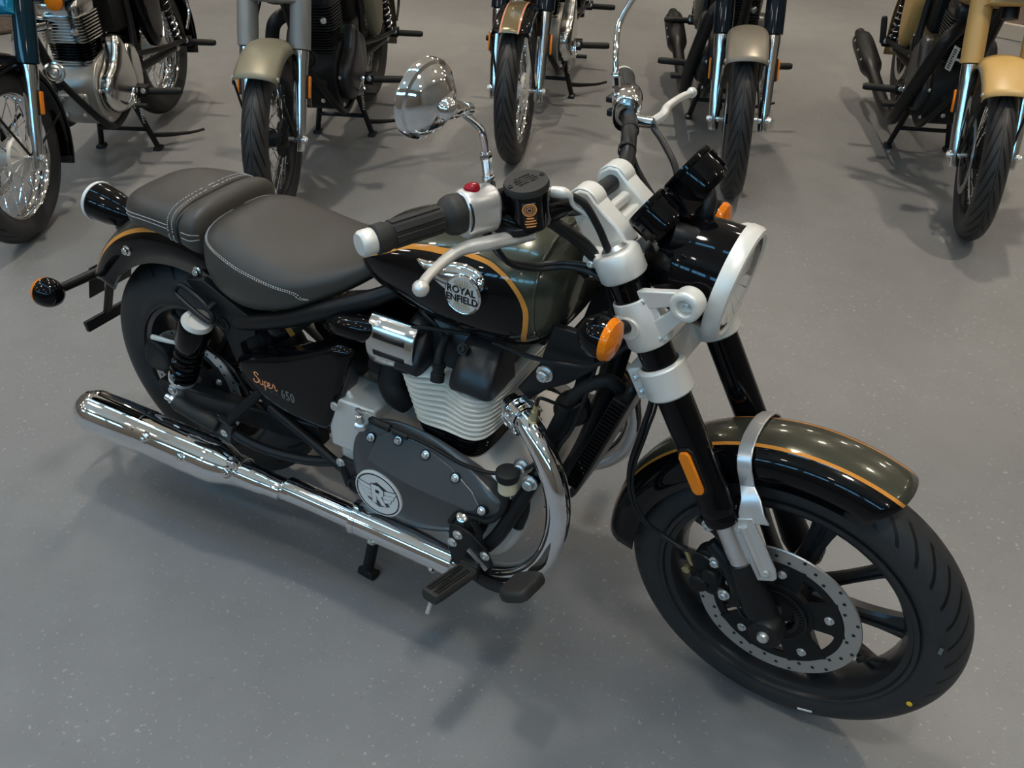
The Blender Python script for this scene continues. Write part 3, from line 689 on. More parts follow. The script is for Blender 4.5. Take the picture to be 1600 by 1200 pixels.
signal(bike, None, (-.318, .055, .545), (-.330, .200, .553), (-1, 0, -.05), 'black bullet rear turn signal')
# ---- front guard: an arched shell around the tyre
def guard(cx, cz, Rc, Re, hw, a0, a1, n=36, m=14, tip0=.0, tip1=.0, hw0=None, ex=.62):
    """section rises from the side edge (radius Re, half width hw) over the crown (Rc, 0); tips round off"""
    rows = []
    for i in range(n + 1):
        f = i / n; row = []
        for j in range(m + 1):
            t = -1 + 2 * j / m; k = abs(t)
            a = radians(a0 + (a1 - a0) * f)
            da = 0.
            if f < .5: da = radians(tip0) * k ** 2.2 * (1 - f * 2) ** 2
            else: da = -radians(tip1) * k ** 2.2 * (f * 2 - 1) ** 2
            y = hw * sin(t * pi / 2 * .98) ** 1 * (1 if hw0 is None else hw0 + (1 - hw0) * f)
            r = Re + (Rc - Re) * max(0., cos(t * pi / 2)) ** ex
            row.append(Vector((cx + r * cos(a + da), y, cz + r * sin(a + da))))
        rows.append(row)
    return rows
rows = guard(1.5, .331, .378, .305, .072, 66, 178, tip0=5, tip1=-3, ex=.50)
mb = MB(); mb.loft(rows, False, False)
fg = obj('front_guard', mb, 'fender', bike, ST, solid=.003, angle=60, label='black front mudguard, olive on top with orange pin stripes')
# strap over the guard down to the fork leg
for sg in (-1, 1):
    pts = []
    ca_, sa_ = cos(radians(109)), sin(radians(109))
    for t in (0, .25, .5, .72, .88, 1.0):
        r = .308 + (.384 - .308) * max(0., cos(t * pi / 2)) ** .50; y = sg * .080 * sin(t * pi / 2)
        pts.append((V(1.5 + r * ca_, y, .331 + r * sa_), Vector((ca_ * cos(t * pi / 2), sg * sin(t * pi / 2), sa_ * cos(t * pi / 2)))))
    pts.append((V(1.415, sg * .098, .612), V(0, sg, 0))); pts.append((V(1.424, sg * .109, .588), V(0, sg, 0))); pts.append((V(1.432, sg * .110, .572), V(0, sg, 0)))
    rings = []; N = len(pts)
    dx = Vector((sa_, 0, -ca_))
    for i, (p, n) in enumerate(pts):
        hw = .0135 if i < 6 else (.018 if i == 6 else (.024 if i == 7 else .028))
        rings.append([p + dx * a + n * b_ for a, b_ in ((-hw, -.0015), (hw, -.0015), (hw, .0025), (-hw, .0025))])
    sb = MB(); sb.loft(rings)
    pl = [(-.030, .135), (.024, .135), (.030, .02), (.026, .0), (.018, -.006), (-.018, -.006), (-.026, 0), (-.030, .02)]
    base = V(1.470, sg * .1085, .452)
    if sg < 0: sb.prism(pl, base, Vector((u_.z, 0, -u_.x)), u_, .005)
    else: sb.prism([(-a, b_) for a, b_ in pl], base, -Vector((u_.z, 0, -u_.x)), u_, .005)
    gs = obj('guard_stay', sb, 'brushed', bike, ST, bevel=.0015, angle=50, label='brushed silver guard stay')
    rb_ = MB(); rb_.tube([base + V(0, sg * .0055, 0) + u_ * .010 + Vector((.88, 0, .474)) * .004, base + V(0, sg * .0055, 0) + u_ * .118 + Vector((.88, 0, .474)) * .002], .0075, 12); obj('pressed_rib', rb_, 'brushed', gs)
    if sg < 0: bolts(gs, [(base + V(0, -.006, 0) + u_ * .014 + V(.010, 0, .004), (0, -1, 0)), (base + V(0, -.006, 0) + u_ * .112 - V(.008, 0, .004), (0, -1, 0))], 'zinc', .0062, .004)
# ---- brake caliper, hose
cal_o = MB(); q = V(1.385, -.088, .395)
cal_o.puff([(-.034, -.040), (.012, -.060), (.026, -.030), (.022, .02), (.008, .046), (-.020, .050), (-.040, .020)], (1.372, -.076, .398), XR, ZU, .026, .008)
cal_o.lathe([(0, 0), (.019, 0), (.019, .018), (.016, .022), (0, .022)], V(1.357, -.104, .372), (0, -1, 0), 20); cal_o.lathe([(0, 0), (.017, 0), (.017, .018), (.014, .021), (0, .021)], V(1.375, -.104, .402), (0, -1, 0), 20)
cp = obj('brake_caliper', cal_o, 'matte', bike, ST, bevel=.002)
br = MB(); br.tube([(1.360, -.098, .470), (1.395, -.100, .440), (1.425, -.100, .395), (1.430, -.100, .345)], [.014, .018, .018, .014], 12, 4); br.tube([(1.352, -.100, .520), (1.385, -.100, .495), (1.42, -.100, .485)], [.009, .012, .014], 10, 3)
br.tube([(1.372, -.100, .425), (1.41, -.100, .415)], .013, 10); br.tube([(1.39, -.102, .362), (1.43, -.102, .352)], .012, 10)
obj('caliper_bracket', br, 'satin', cp)
bolts(cp, [((1.379, -.112, .440), (0, -1, 0)), ((1.407, -.112, .365), (0, -1, 0)), ((1.352, -.108, .520), (0, -1, 0))], 'zinc', .0085, .009)
bj = MB(); bj.tube([(1.318, -.106, .432), (1.328, -.104, .408), (1.336, -.104, .398)], .0055, 10); bj.lathe([(0, -.009), (.009, -.009), (.009, .009), (0, .009)], V(1.326, -.106, .386), (0, 1, 0), 6); obj('hose_union', bj, 'gold', cp)
obj('brake_hose', MB().tube([(1.150, -.040, .880), (1.205, -.085, .765), (1.202, -.100, .680), (1.188, -.106, .590), (1.195, -.110, .520), (1.230, -.112, .465), (1.290, -.110, .440), (1.318, -.106, .432)], .0058, 10, 6), 'plastic', bike, ST)
obj('sensor_cable', MB().tube([(1.165, -.030, .870), (1.216, -.086, .760), (1.212, -.104, .680), (1.198, -.112, .590), (1.204, -.116, .525), (1.238, -.118, .470), (1.300, -.112, .436), (1.36, -.112, .44), (1.415, -.112, .402), (1.440, -.104, .33), (1.452, -.09, .30)], .003, 8, 6), 'plastic', bike, ST)
# ---------------------------------------------------------------- body of the front motorcycle
def lerp_table(tab, x):
    if x <= tab[0][0]: return tab[0][1:]
    for a, b in zip(tab, tab[1:]):
        if x <= b[0]:
            t = (x - a[0]) / (b[0] - a[0]); t = t * t * (3 - 2 * t) * .35 + t * .65
            return tuple(p + (q - p) * t for p, q in zip(a[1:], b[1:]))
    return tab[-1][1:]
def smooth_table(tab, n):
    """resample a station table with a Catmull-Rom spline"""
    K = len(tab[0]); out = []
    cols = [spline([(i, t[k], 0) for i, t in enumerate(tab)], n) for k in range(K)]
    return [tuple(cols[k][i].y for k in range(K)) for i in range(len(cols[0]))]
def sect(x, zt, zb, w_, zw, nt=2.4, nb=2.6, n=40):
    """closed section: crown at zt, widest (w) at zw, underside at zb"""
    R = []
    for j in range(n):
        t = 2 * pi * j / n; c, s = cos(t), sin(t)
        if c >= 0: e = 2 / nt; z = zw + (zt - zw) * abs(c) ** e
        else: e = 2 / nb; z = zw - (zw - zb) * abs(c) ** e
        R.append(Vector((x, w_ * (1 if s >= 0 else -1) * abs(s) ** e, z)))
    return R
# fuel tank
TK = [(.580, .886, .838, .070, .862), (.590, .896, .820, .098, .858), (.630, .916, .792, .116, .852), (.70, .942, .770, .132, .852), (.78, .966, .757, .147, .854), (.86, .984, .753, .153, .858), (.92, .990, .757, .152, .862), (.96, .987, .766, .144, .866), (.990, .975, .782, .128, .870), (1.010, .958, .802, .106, .874), (1.022, .935, .828, .078, .880), (1.027, .910, .858, .040, .884)]
TKS = smooth_table(TK, 5)
def tank_y(x, z, off=0.):
    for a, b in zip(TKS, TKS[1:]):
        if a[0] <= x <= b[0]:
            t = (x - a[0]) / (b[0] - a[0]); zt, zb, w_, zw = (p + (q - p) * t for p, q in zip(a[1:], b[1:])); break
    else: zt, zb, w_, zw = TKS[-1][1:]
    c = (z - zw) / (zt - zw) if z >= zw else (zw - z) / (zw - zb); nn = 2.4 if z >= zw else 2.6
    c = min(.999, max(0, c)); return -(w_ * (1 - c ** nn) ** (1 / nn)) - off
mb = MB(); mb.loft([sect(*t, n=56) for t in TKS])
TC = (.80, .855)
tk_pts = [(.560, .858), (.614, .868), (.68, .900), (.777, .927), (.85, .940), (.905, .936), (.945, .915), (.967, .880), (.968, .84), (.958, .80), (.936, .735)]
tab = sorted([(math.degrees(atan2(z - TC[1], x - TC[0])), hypot(x - TC[0], z - TC[1])) for x, z in tk_pts])
tab = [(-180, .30), (-100, .30), (-60, .25)] + [t for t in tab if t[0] > -45 and t[0] < 179]
tab = [t for t in tab]; 
M['tank'] = paint_tank('tank paint', TC[0], TC[1], tab, .0085)
tank = obj('fuel_tank', mb, 'tank', bike, angle=80, label='olive teardrop fuel tank with black flanks and orange pin stripe')
for sg in (-1, 1):
    lip = MB(); lip.tube([Vector((t[0], -sg * tank_y(t[0], t[2] + .016, .0008), t[2] + .014)) for t in TKS[4:-6]], .0035, 8); obj('seam_lip', lip, 'black', tank)
sm0 = [t for t in TKS if t[0] > .984][0]
fs_ = MB(); fs_.tube([Vector((p.x, p.y * 1.006, sm0[3] + (p.z - sm0[3]) * 1.006)) for p in sect(*sm0, n=56)], .0032, 8, 0, True); obj('front_seam', fs_, 'tank', tank)
fc = MB(); fc.lathe([(0, -.012), (.040, -.012), (.040, .006), (.036, .012), (.010, .015), (0, .015)], V(.83, 0, .978), V(-.15, 0, .98), 36); obj('filler_cap', fc, 'chrome', tank)
# badge: chrome wing trailing back from a round medallion
for sg in (-1, 1):
    def tp(x, z, off): return Vector((x, sg * -tank_y(x, z, off), z))
    bx, bz = .862, .886
    wing = [(.742, .908), (.770, .913), (.80, .921), (.83, .928), (.858, .930), (.885, .924), (.896, .908), (.888, .890), (.862, .880), (.835, .876), (.80, .886), (.77, .898)]
    P = [(p.x, p.y) for p in spline([(a, b_, 0) for a, b_ in wing], 4, True)]; cx = sum(p[0] for p in P) / len(P); cz = sum(p[1] for p in P) / len(P)
    mb = MB(); mb.loft([[tp(cx + (a - cx) * k, cz + (b_ - cz) * k, o_) for a, b_ in P] for k, o_ in ((1, -.002), (1, .003), (.93, .0065), (.75, .009), (.4, .0105), (.05, .011))])
    bd_ = obj('tank_badge', mb, 'chrome', tank, angle=50, label='chrome winged tank badge')
    for k in range(2):
        g_ = MB(); g_.tube([tp(.765 + .02 * k + .016 * i, .904 - .008 * k - .0008 * i + .0012 * i * (1 - k), .0098 + .0002 * i) for i in range(5)], .0016, 6); obj('badge_groove', g_, 'ink', bd_)
    nrm = Vector((0, sg, .10)).normalized(); mc_ = tp(bx, bz, .006)
    uu = V(-sg, 0, 0) if sg > 0 else V(1, 0, 0); uu = V(1, 0, 0) if sg < 0 else V(-1, 0, 0)
    vv = nrm.cross(uu)
    md = MB(); md.lathe([(0, -.006), (.034, -.006), (.0375, .002), (.0375, .008), (.035, .0105), (.0335, .0095), (0, .0095)], mc_, nrm, 48); obj('medallion', md, 'chrome', bd_)
    md = MB(); md.lathe([(0, .0096), (.033, .0096), (.033, .0102), (0, .0102)], mc_, nrm, 40); obj('medallion_face', md, 'badge', bd_, label='pale medallion face')
    ry = MB()
    for i in range(9):
        a = radians(-60 + 15 * i)
        for s_ in (1, -1):
            d1 = uu * sin(a) * .010 + vv * s_ * (.014 + cos(a) * .002); d2 = uu * sin(a) * .021 + vv * s_ * (.016 + cos(a) * .013)
            ry.bar(mc_ + nrm * .0102 + d1, mc_ + nrm * .0102 + d2, .0014, .0008, nrm)
    obj('sun_ray', ry, 'gold', bd_)
    text('badge_lettering', 'ROYAL', .0185, mc_ + nrm * .0104 + vv * .0082 - uu * .002, uu, vv, 'ink', bd_, .0004, wide=1.0, sp=1.0)
    text('badge_lettering', 'ENFIELD', .0185, mc_ + nrm * .0104 - vv * .0082, uu, vv, 'ink', bd_, .0004, wide=.95, sp=1.0)
    for a_ in (.0006, -.0006):
        text('badge_lettering', 'ROYAL', .0185, mc_ + nrm * .0105 + vv * (.0082 + a_) - uu * (.002 + a_), uu, vv, 'ink', bd_, .0004)
        text('badge_lettering', 'ENFIELD', .0185, mc_ + nrm * .0105 - vv * (.0082 + a_) + uu * a_, uu, vv, 'ink', bd_, .0004, wide=.95)
# rider's seat
SE = [(.150, .785, .725, .050, .755), (.158, .808, .692, .095, .750), (.180, .824, .670, .130, .745), (.235, .828, .650, .153, .735), (.310, .814, .650, .162, .725), (.400, .800, .680, .158, .735), (.470, .806, .715, .142, .755), (.540, .828, .757, .118, .785), (.590, .852, .792, .100, .818), (.620, .862, .812, .088, .835), (.634, .858, .826, .070, .840), (.640, .850, .838, .045, .845)]
SES = smooth_table(SE, 4)
mb = MB(); mb.loft([sect(*t, nt=3.2, nb=3.0, n=48) for t in SES])
seat = obj('rider_seat', mb, 'leather', bike, angle=80, label='black padded rider seat with pale stitching')
def on_seat(tab, x, t, nt, nb, off=.0012):
    for a, b in zip(tab, tab[1:]):
        if a[0] <= x <= b[0]:
            f = (x - a[0]) / (b[0] - a[0]); zt, zb, w_, zw = (p + (q - p) * f for p, q in zip(a[1:], b[1:])); break
    else: zt, zb, w_, zw = tab[-1][1:]
    c, s = cos(t), sin(t); e = 2 / (nt if c >= 0 else nb)
    z = zw + (zt - zw) * abs(c) ** e if c >= 0 else zw - (zw - zb) * abs(c) ** e
    p = Vector((x, w_ * (1 if s >= 0 else -1) * abs(s) ** e, z)); n = Vector((0, p.y * .6, (p.z - zw))); return p + (n.normalized() * off if n.length > 1e-5 else Vector())
def stitches(tab, path, nt, nb, parent, gap=.0):
    mb = MB(); P = [on_seat(tab, x, t, nt, nb) for x, t in path]
    for i in range(0, len(P) - 1, 2):
        if (P[i + 1] - P[i]).length > 1e-4: mb.tube([P[i], P[i] + (P[i + 1] - P[i]) * (1 - gap)], .0011, 5)
    obj('stitching', mb, 'thread', parent)
def path2(pts, n):
    S = spline([(a, b, 0) for a, b in pts], n); return [(p.x, p.y) for p in S]
for dt in (0, .045):
    for sg in (-1, 1):
        stitches(SES, path2([(.172 - dt * .08, sg * .05), (.174 - dt * .08, sg * (.55 + dt)), (.188 - dt * .1, sg * (.95 + dt)), (.222, sg * (1.10 + dt)), (.29, sg * (1.16 + dt)), (.36, sg * (1.24 + dt)), (.43, sg * (1.42 + dt)), (.475, sg * (1.70 + dt))], 24), 3.2, 3.0, seat, .0)
# pillion pad
PI_ = [(-.100, .800, .772, .040, .784), (-.094, .818, .764, .078, .783), (-.078, .832, .760, .102, .782), (-.045, .841, .760, .118, .785), (-.01, .846, .765, .126, .789), (.05, .850, .766, .131, .790), (.100, .851, .760, .133, .788), (.108, .843, .758, .131, .786), (.116, .843, .757, .131, .786), (.124, .852, .755, .134, .786), (.146, .856, .748, .135, .784), (.160, .852, .744, .130, .782), (.170, .835, .742, .112, .780), (.174, .80, .75, .07, .778)]
PIS = smooth_table(PI_, 4)
mb = MB(); mb.loft([sect(*t, nt=3.4, nb=3.4, n=44) for t in PIS])
pil = obj('pillion_seat', mb, 'leather', bike, angle=80, label='black padded pillion seat with pale stitching')
for x in (.088, .101):
    stitches(PIS, [(x, -2.0 + 4.0 * i / 120) for i in range(121)], 3.4, 3.4, pil)
for sg in (-1, 1):
    for dt in (0, .10):
        stitches(PIS, path2([(-.085, sg * (1.45 + dt)), (-.05, sg * (1.42 + dt)), (0, sg * (1.40 + dt)), (.085, sg * (1.40 + dt))], 40), 3.4, 3.4, pil)
        stitches(PIS, path2([(.128, sg * (1.45 + dt)), (.15, sg * (1.45 + dt)), (.167, sg * (1.42 + dt))], 20), 3.4, 3.4, pil)
sm_ = MB(); sm_.tube([on_seat(PIS, .112, -2.0 + 4.0 * i / 60, 3.4, 3.4, .0) for i in range(61)], .0028, 8); obj('seat_groove', sm_, 'ink', pil)
# rear guard
rows = guard(.06, .39, .402, .300, .112, 34, 158, n=44, m=24, tip1=12, ex=.40)
mb = MB(); mb.loft(rows, False, False)
rg = obj('rear_guard', mb, 'rfender', bike, solid=.003, angle=60, label='black rear mudguard with orange pin stripe')
bolts(rg, [((-.100, -.112, .690), (0, -1, .1)), ((.130, -.114, .700), (0, -1, .1))], 'chrome', .009, .010)
tl = obj('tail_light', MB().lathe([(0, -.125), (.020, -.120), (.034, -.095), (.044, -.050), (.0475, -.005), (.0475, .004), (0, .004)], (-.312, 0, .718), (-.98, 0, .12), 40), 'black', bike, label='black bullet tail light')
obj('lens_ring', MB().lathe([(.041, .002), (.0495, .002), (.0505, .007), (.0485, .012), (.041, .013)], (-.312, 0, .718), (-.98, 0, .12), 40, True), 'whiteplastic', tl, label='pale lens ring')
obj('lens', MB().lathe([(0, .012), (.030, .011), (.0415, .006), (.0415, .003), (0, .003)], (-.312, 0, .718), (-.98, 0, .12), 32), 'red', tl, label='red lens')
ts = MB(); ts.tube([(-.255, 0, .715), (-.235, 0, .70), (-.245, 0, .66)], [.03, .03, .02], 14, 3); obj('stem', ts, 'satin', tl)
pb = MB(); pb.tube([(-.28, -.06, .565), (-.325, -.03, .54), (-.345, 0, .535), (-.325, .03, .54), (-.28, .06, .565)], .018, 12, 4)
pb.bar((-.335, -.045, .555), (-.372, -.045, .455), .05, .004, (1, 0, .3)); pb.bar((-.335, .045, .555), (-.372, .045, .455), .05, .004, (1, 0, .3))
pb.bar((-.355, 0, .50), (-.420, 0, .358), .022, .012, (1, 0, 0)); pb.bar((-.418, -.075, .352), (-.418, .075, .352), .030, .014, (1, 0, .2))
obj('plate_holder', pb, 'satin', bike, bevel=.002, label='black number plate holder without a plate')
# ---- frame
fr = MB()
for sg in (-1, 1):
    y = .118 * sg
    fr.tube([(.665, .085 * sg, .800), (.60, .112 * sg, .768), (.50, .128 * sg, .722), (.40, .132 * sg, .672), (.30, .132 * sg, .632), (.245, .128 * sg, .612)], [.017, .019, .0195, .0195, .019, .018], 16, 5)
    fr.tube([(.665, .085 * sg, .800), (.80, .05 * sg, .84), (.95, .03 * sg, .88), (1.06, .0, .93)], .018, 12, 4)
    # cast shock plate
    pl = [(.300, .640), (.300, .600), (.245, .560), (.262, .470), (.325, .400), (.310, .378), (.235, .452), (.205, .560), (.150, .640), (.110, .688), (.165, .700)]
    if sg < 0: fr.prism(pl, (0, -.118, 0), XR, ZU, .020)
    else: fr.prism([(-a, b_) for a, b_ in pl], (0, .118, 0), (-1, 0, 0), ZU, .020)
    # downtube brace running forward and down under the side panel
    fr.tube([(.315, .148 * sg, .415), (.42, .155 * sg, .375), (.50, .158 * sg, .335), (.565, .150 * sg, .300), (.60, .12 * sg, .27)], .0115, 12, 5)
    # engine cradle, lower front
    fr.tube([(1.012, .155 * sg, .520), (.985, .178 * sg, .445), (.955, .195 * sg, .370), (.928, .200 * sg, .325)], .0155, 14, 4)
    fr.tube([(1.05, .03 * sg, .80), (1.055, .06 * sg, .70), (1.03, .10 * sg, .58), (1.012, .155 * sg, .520)], .013, 12, 4)
    # front hanger plate around the cylinder head bolt
    hp = [(.940, .672), (.965, .652), (1.000, .690), (1.045, .720), (1.095, .770), (1.085, .835), (1.010, .835), (.985, .745)]
    if sg < 0: fr.prism(hp, (0, -.085, 0), XR, ZU, .016)
    else: fr.prism([(-a, b_) for a, b_ in hp], (0, .085, 0), (-1, 0, 0), ZU, .016)
fr.tube([(1.055, 0, 1.00), (1.125, 0, .80)], .030, 20)
fr.tube([(1.11, 0, .80), (1.085, 0, .66), (1.03, 0, .46), (.96, 0, .30)], .019, 16, 4)
frame = obj('frame', fr, 'satin', bike, bevel=.002)
bolts(frame, [((.998, -.102, .728), (0, -1, 0)), ((1.010, -.172, .518), (0, -1, 0)), ((.985, -.160, .540), (0, -1, 0))], 'zinc', .012, .014)
obj('hole_plug', MB().lathe([(0, 0), (.016, 0), (.018, .003), (.014, .004), (.012, .001), (0, .001)], (.205, -.1378, .600), (0, -1, 0), 24), 'plastic', frame)
gl = MB(); gl.tube([(.100, -.150, .674), (.092, -.158, .658), (.115, -.160, .642), (.165, -.160, .616), (.188, -.158, .610), (.195, -.155, .624), (.172, -.150, .646), (.122, -.148, .672)], .0065, 12, 5, True); gl.tube([(.185, -.155, .640), (.19, -.12, .65)], .008, 10)
obj('helmet_loop', gl, 'satin', bike)
# ---- shock absorbers
for sg in (-1, 1):
    a, b_ = V(.042, sg * .172, .380), V(.150, sg * .164, .598); d = (b_ - a).normalized(); L = (b_ - a).length
    mb = MB(); mb.lathe([(0, .035), (.017, .035), (.017, L - .06), (0, L - .06)], a, d, 20); mb.lathe([(0, L - .075), (.036, L - .075), (.0385, L - .068), (.0385, L - .005), (.036, L), (0, L)], a, d, 32)
    sh = obj('shock_absorber', mb, 'black', bike, label='black rear shock absorber with bare coil spring')
    cs = MB(); n = 150; turns = 6.5
    _, e1, e2 = basis(d)
    cs.tube([a + d * (.052 + (L - .130) * i / n) + (e1 * cos(2 * pi * turns * i / n) + e2 * sin(2 * pi * turns * i / n)) * .0285 for i in range(n + 1)], .0062, 9); obj('coil_spring', cs, 'black', sh)
    ct = MB(); ct.lathe([(0, L - .001), (.034, L - .001), (.036, L + .003), (.031, L + .013), (.020, L + .0125), (.019, L + .0095), (0, L + .0095)], a, d, 32); obj('top_cap', ct, 'silver', sh, label='pale silver top cap')
    lo = MB(); lo.lathe([(0, .028), (.020, .028), (.033, .040), (.034, .052), (0, .052)], a, d, 26); lo.lathe([(0, -.014), (.014, -.014), (.014, .014), (0, .014)], a + V(0, 0, .008), (0, 1, 0), 18); lo.bar(a + V(0, 0, .005), a + d * .032, .022, .022); obj('lower_eye', lo, 'brushed', sh)
    bolts(sh, [(a + V(0, sg * .016, .008), (0, sg, 0))], 'zinc', .010, .010)
# ---- swingarm and rear wheel
sa = MB()
for sg in (-1, 1):
    sa.loft([[V(x, sg * .125 + q * .018, z + k * h) for q, k in ((-1, -1), (1, -1), (1, 1), (-1, 1))] for x, z, h in ((-.075, .325, .020), (.0, .325, .026), (.15, .335, .028), (.30, .355, .030), (.45, .375, .032))])
sa.tube([(.42, -.13, .372), (.42, .13, .372)], .030, 18)
swing = obj('swingarm', sa, 'satin', bike, bevel=.005)
RWm = T(V(0, 0, .328))
rw = wheel_alloy(bike, RWm, .323, .075, .2032, .060, 10, 60, 'tyre_rear', 'rear', .15, .075)
brake_disc(rw, -.085, .150, .118)
cm = MB(); cm.puff([(-.045, -.02), (-.02, -.045), (.03, -.035), (.045, .0), (.03, .035), (-.02, .04)], (-.078, -.098, .405), XR, ZU, .026, .008)
rcal = obj('rear_caliper', cm, 'matte', bike, bevel=.002)
bu = MB(); bu.tube([(-.085, -.118, .456), (-.05, -.12, .462), (.0, -.122, .470), (.03, -.125, .482)], [.007, .0065, .005, .0045], 10, 4); obj('hose_union', bu, 'silver', rcal)
an = MB(); an.cyl((0, -.165, .328), (0, .165, .328), .011, 14); obj('axle', an, 'zinc', rw, RWm.inverted())
obj('brake_hose', MB().tube([(.03, -.125, .482), (.12, -.13, .50), (.20, -.135, .47), (.25, -.135, .40), (.30, -.13, .36)], .0045, 8, 6), 'plastic', bike)
# ---- side panels
for sg in (-1, 1):
    out = [(.247, .530), (.300, .562), (.40, .598), (.50, .648), (.555, .678), (.590, .676), (.592, .648), (.560, .555), (.528, .470), (.510, .435), (.480, .428), (.40, .432), (.325, .450), (.270, .488)]
    mb = MB()
    if sg < 0: mb.puff(out, (0, -.120, 0), XR, ZU, .030, .028, 6, .22, 4)
    else: mb.puff([(-a, b_) for a, b_ in out], (0, .120, 0), (-1, 0, 0), ZU, .030, .028, 6, .22, 4)
    sp_ = obj('side_panel', mb, 'black', bike, angle=60, label='glossy black side panel' + (' with orange and grey lettering' if sg < 0 else ''))
    pin = MB(); pin.sphere((.528, sg * .155, .462), .006, 10); obj('fixing_stud', pin, 'zinc', sp_)
    if sg < 0:
        bvh = BVHTree.FromPolygons([tuple(v_) for v_ in mb.v], mb.f)
        def conf(p):                                    # lay the print onto the curved panel
            h = bvh.ray_cast(Vector((p.x, -.4, p.z)), Vector((0, 1, 0)))[0]
            return Vector((p.x, (h.y if h else -.178) - .0005 + (p.y + .1792) * .5, p.z))
        # script word in strokes
        S = {'S': [(.30, .78), (.27, .92), (.14, .95), (.05, .84), (.09, .68), (.24, .52), (.28, .32), (.18, .12), (.02, .08), (-.07, .20), (-.03, .32)],
             'u': [(.36, .50), (.34, .25), (.38, .08), (.48, .10), (.54, .28), (.56, .50), (.54, .22), (.58, .08), (.64, .12)],
             'p': [(.66, .48), (.66, .10), (.64, -.30), (.66, .10), (.70, .42), (.80, .50), (.88, .36), (.84, .14), (.74, .08), (.68, .14)],
             'e': [(.92, .22), (1.02, .34), (1.04, .46), (.96, .50), (.91, .34), (.94, .12), (1.04, .08), (1.12, .18)],
             'r': [(1.16, .16), (1.24, .40), (1.27, .56), (1.30, .46), (1.38, .44), (1.36, .24), (1.38, .10), (1.46, .10), (1.52, .22)]}
        lm = MB()
        for k, P in S.items():
            Q = spline([(.3160 + a * .043, -.1795, .5030 + b_ * .033 - a * .0020) for a, b_ in P], 5)
            lm.tube(Q, .0021 if k == 'S' else .0016, 6)
        for v_ in lm.v: v_.y = conf(Vector((v_.x, -.1792 + (v_.y + .1795) * .25, v_.z))).y
        obj('script_lettering', lm, 'script', sp_, label='orange script word Super')
        text('block_lettering', 'METEOR', .0175, (.357, -.1792, .4945), (1, 0, -.04), ZU, 'dimprint', sp_, .0002, wide=.82, conform=conf)
        for k_ in (-.0006, .0006): text('block_lettering', '650', .036, (.409 + k_, -.1792, .499 + k_), (1, 0, -.04), ZU, 'greyprint', sp_, .0003, wide=.66, sp=1.12, conform=conf)
# glossy black air box between panel and throttle bodies
ab = MB(); ab.loft([sect(*t, n=28) for t in smooth_table([(.50, .690, .55, .06, .62), (.53, .705, .53, .11, .62), (.60, .715, .53, .130, .63), (.645, .712, .56, .120, .64), (.665, .70, .60, .08, .65)], 4)]); obj('air_box', ab, 'black', bike, angle=70)
for sg in (-1, 1):
    hv = MB(); hv.tube([(.500, sg * .12, .690), (.555, sg * .140, .712), (.615, sg * .142, .722), (.655, sg * .125, .73)], [.012, .026, .028, .014], 16, 5); obj('intake_cover', hv, 'black', bike)
# throttle body cover, polished with two slots
for sg in (-1, 1):
    mb = MB(); rings = []; dxc, dzc = -.022, -.014
    for x in (.648, .653, .690, .735, .757, .761):
        k = .97 if x in (.648, .761) else 1
        rings.append([V(x + dxc, sg * (.106 + .054 * k * cos(radians(-72 + 140 * i / 16))), .713 + dzc + .066 * k * sin(radians(-72 + 140 * i / 16))) for i in range(17)])
    mb.loft(rings, False, False)
    tc_ = obj('throttle_cover', mb, 'polished', bike, solid=.004, label='polished throttle body cover with two slots')
    for a0 in (20, -12):
        sl = MB(); rr = [[V(x + dxc, sg * (.106 + .0565 * cos(radians(a0 + dz))), .713 + dzc + .0685 * sin(radians(a0 + dz))) for dz in (0, 5, 10)] for x in (.668, .742)]
        sl.loft(rr, False, False); obj('slot', sl, 'ink', tc_, solid=.001)
    bolts(tc_, [(V(.672 + dxc, sg * .142, .760 + dzc), (0, sg * .6, .8))], 'zinc', .007, .004)
for sg in (-1, 1):
    tb = MB(); tb.tube([(.64, sg * .085, .68), (.72, sg * .085, .66)], .040, 20); tb.tube([(.66, sg * .095, .67), (.655, sg * .12, .60), (.67, sg * .13, .575), (.69, sg * .12, .545)], [.026, .030, .028, .020], 16, 4); obj('throttle_body', tb, 'matte', bike)
# ---- engine
mb = MB()
case = [(.52, .42), (.53, .51), (.58, .530), (.64, .510), (.70, .494), (.80, .488), (.93, .482), (.985, .450), (.99, .38), (.95, .275), (.86, .225), (.68, .215), (.58, .250), (.53, .33)]
mb.puff(case, (0, .150, 0), XR, ZU, .300, .012, 3, .12, 3)
mb.tube([(.545, -.155, .530), (.545, .155, .530)], .028, 16)
mb.box((.575, -.120, .470), (.13, .10, .14))
eng = obj('engine_crankcase', mb, 'cast', bike, bevel=.006, angle=40, label='bare cast alloy crankcase')
bolts(eng, [((.600, -.172, .505), (0, -1, 0)), ((.548, -.184, .530), (0, -1, 0)), ((.965, -.164, .455), (0, -1, 0))], 'zinc', .008, .006)
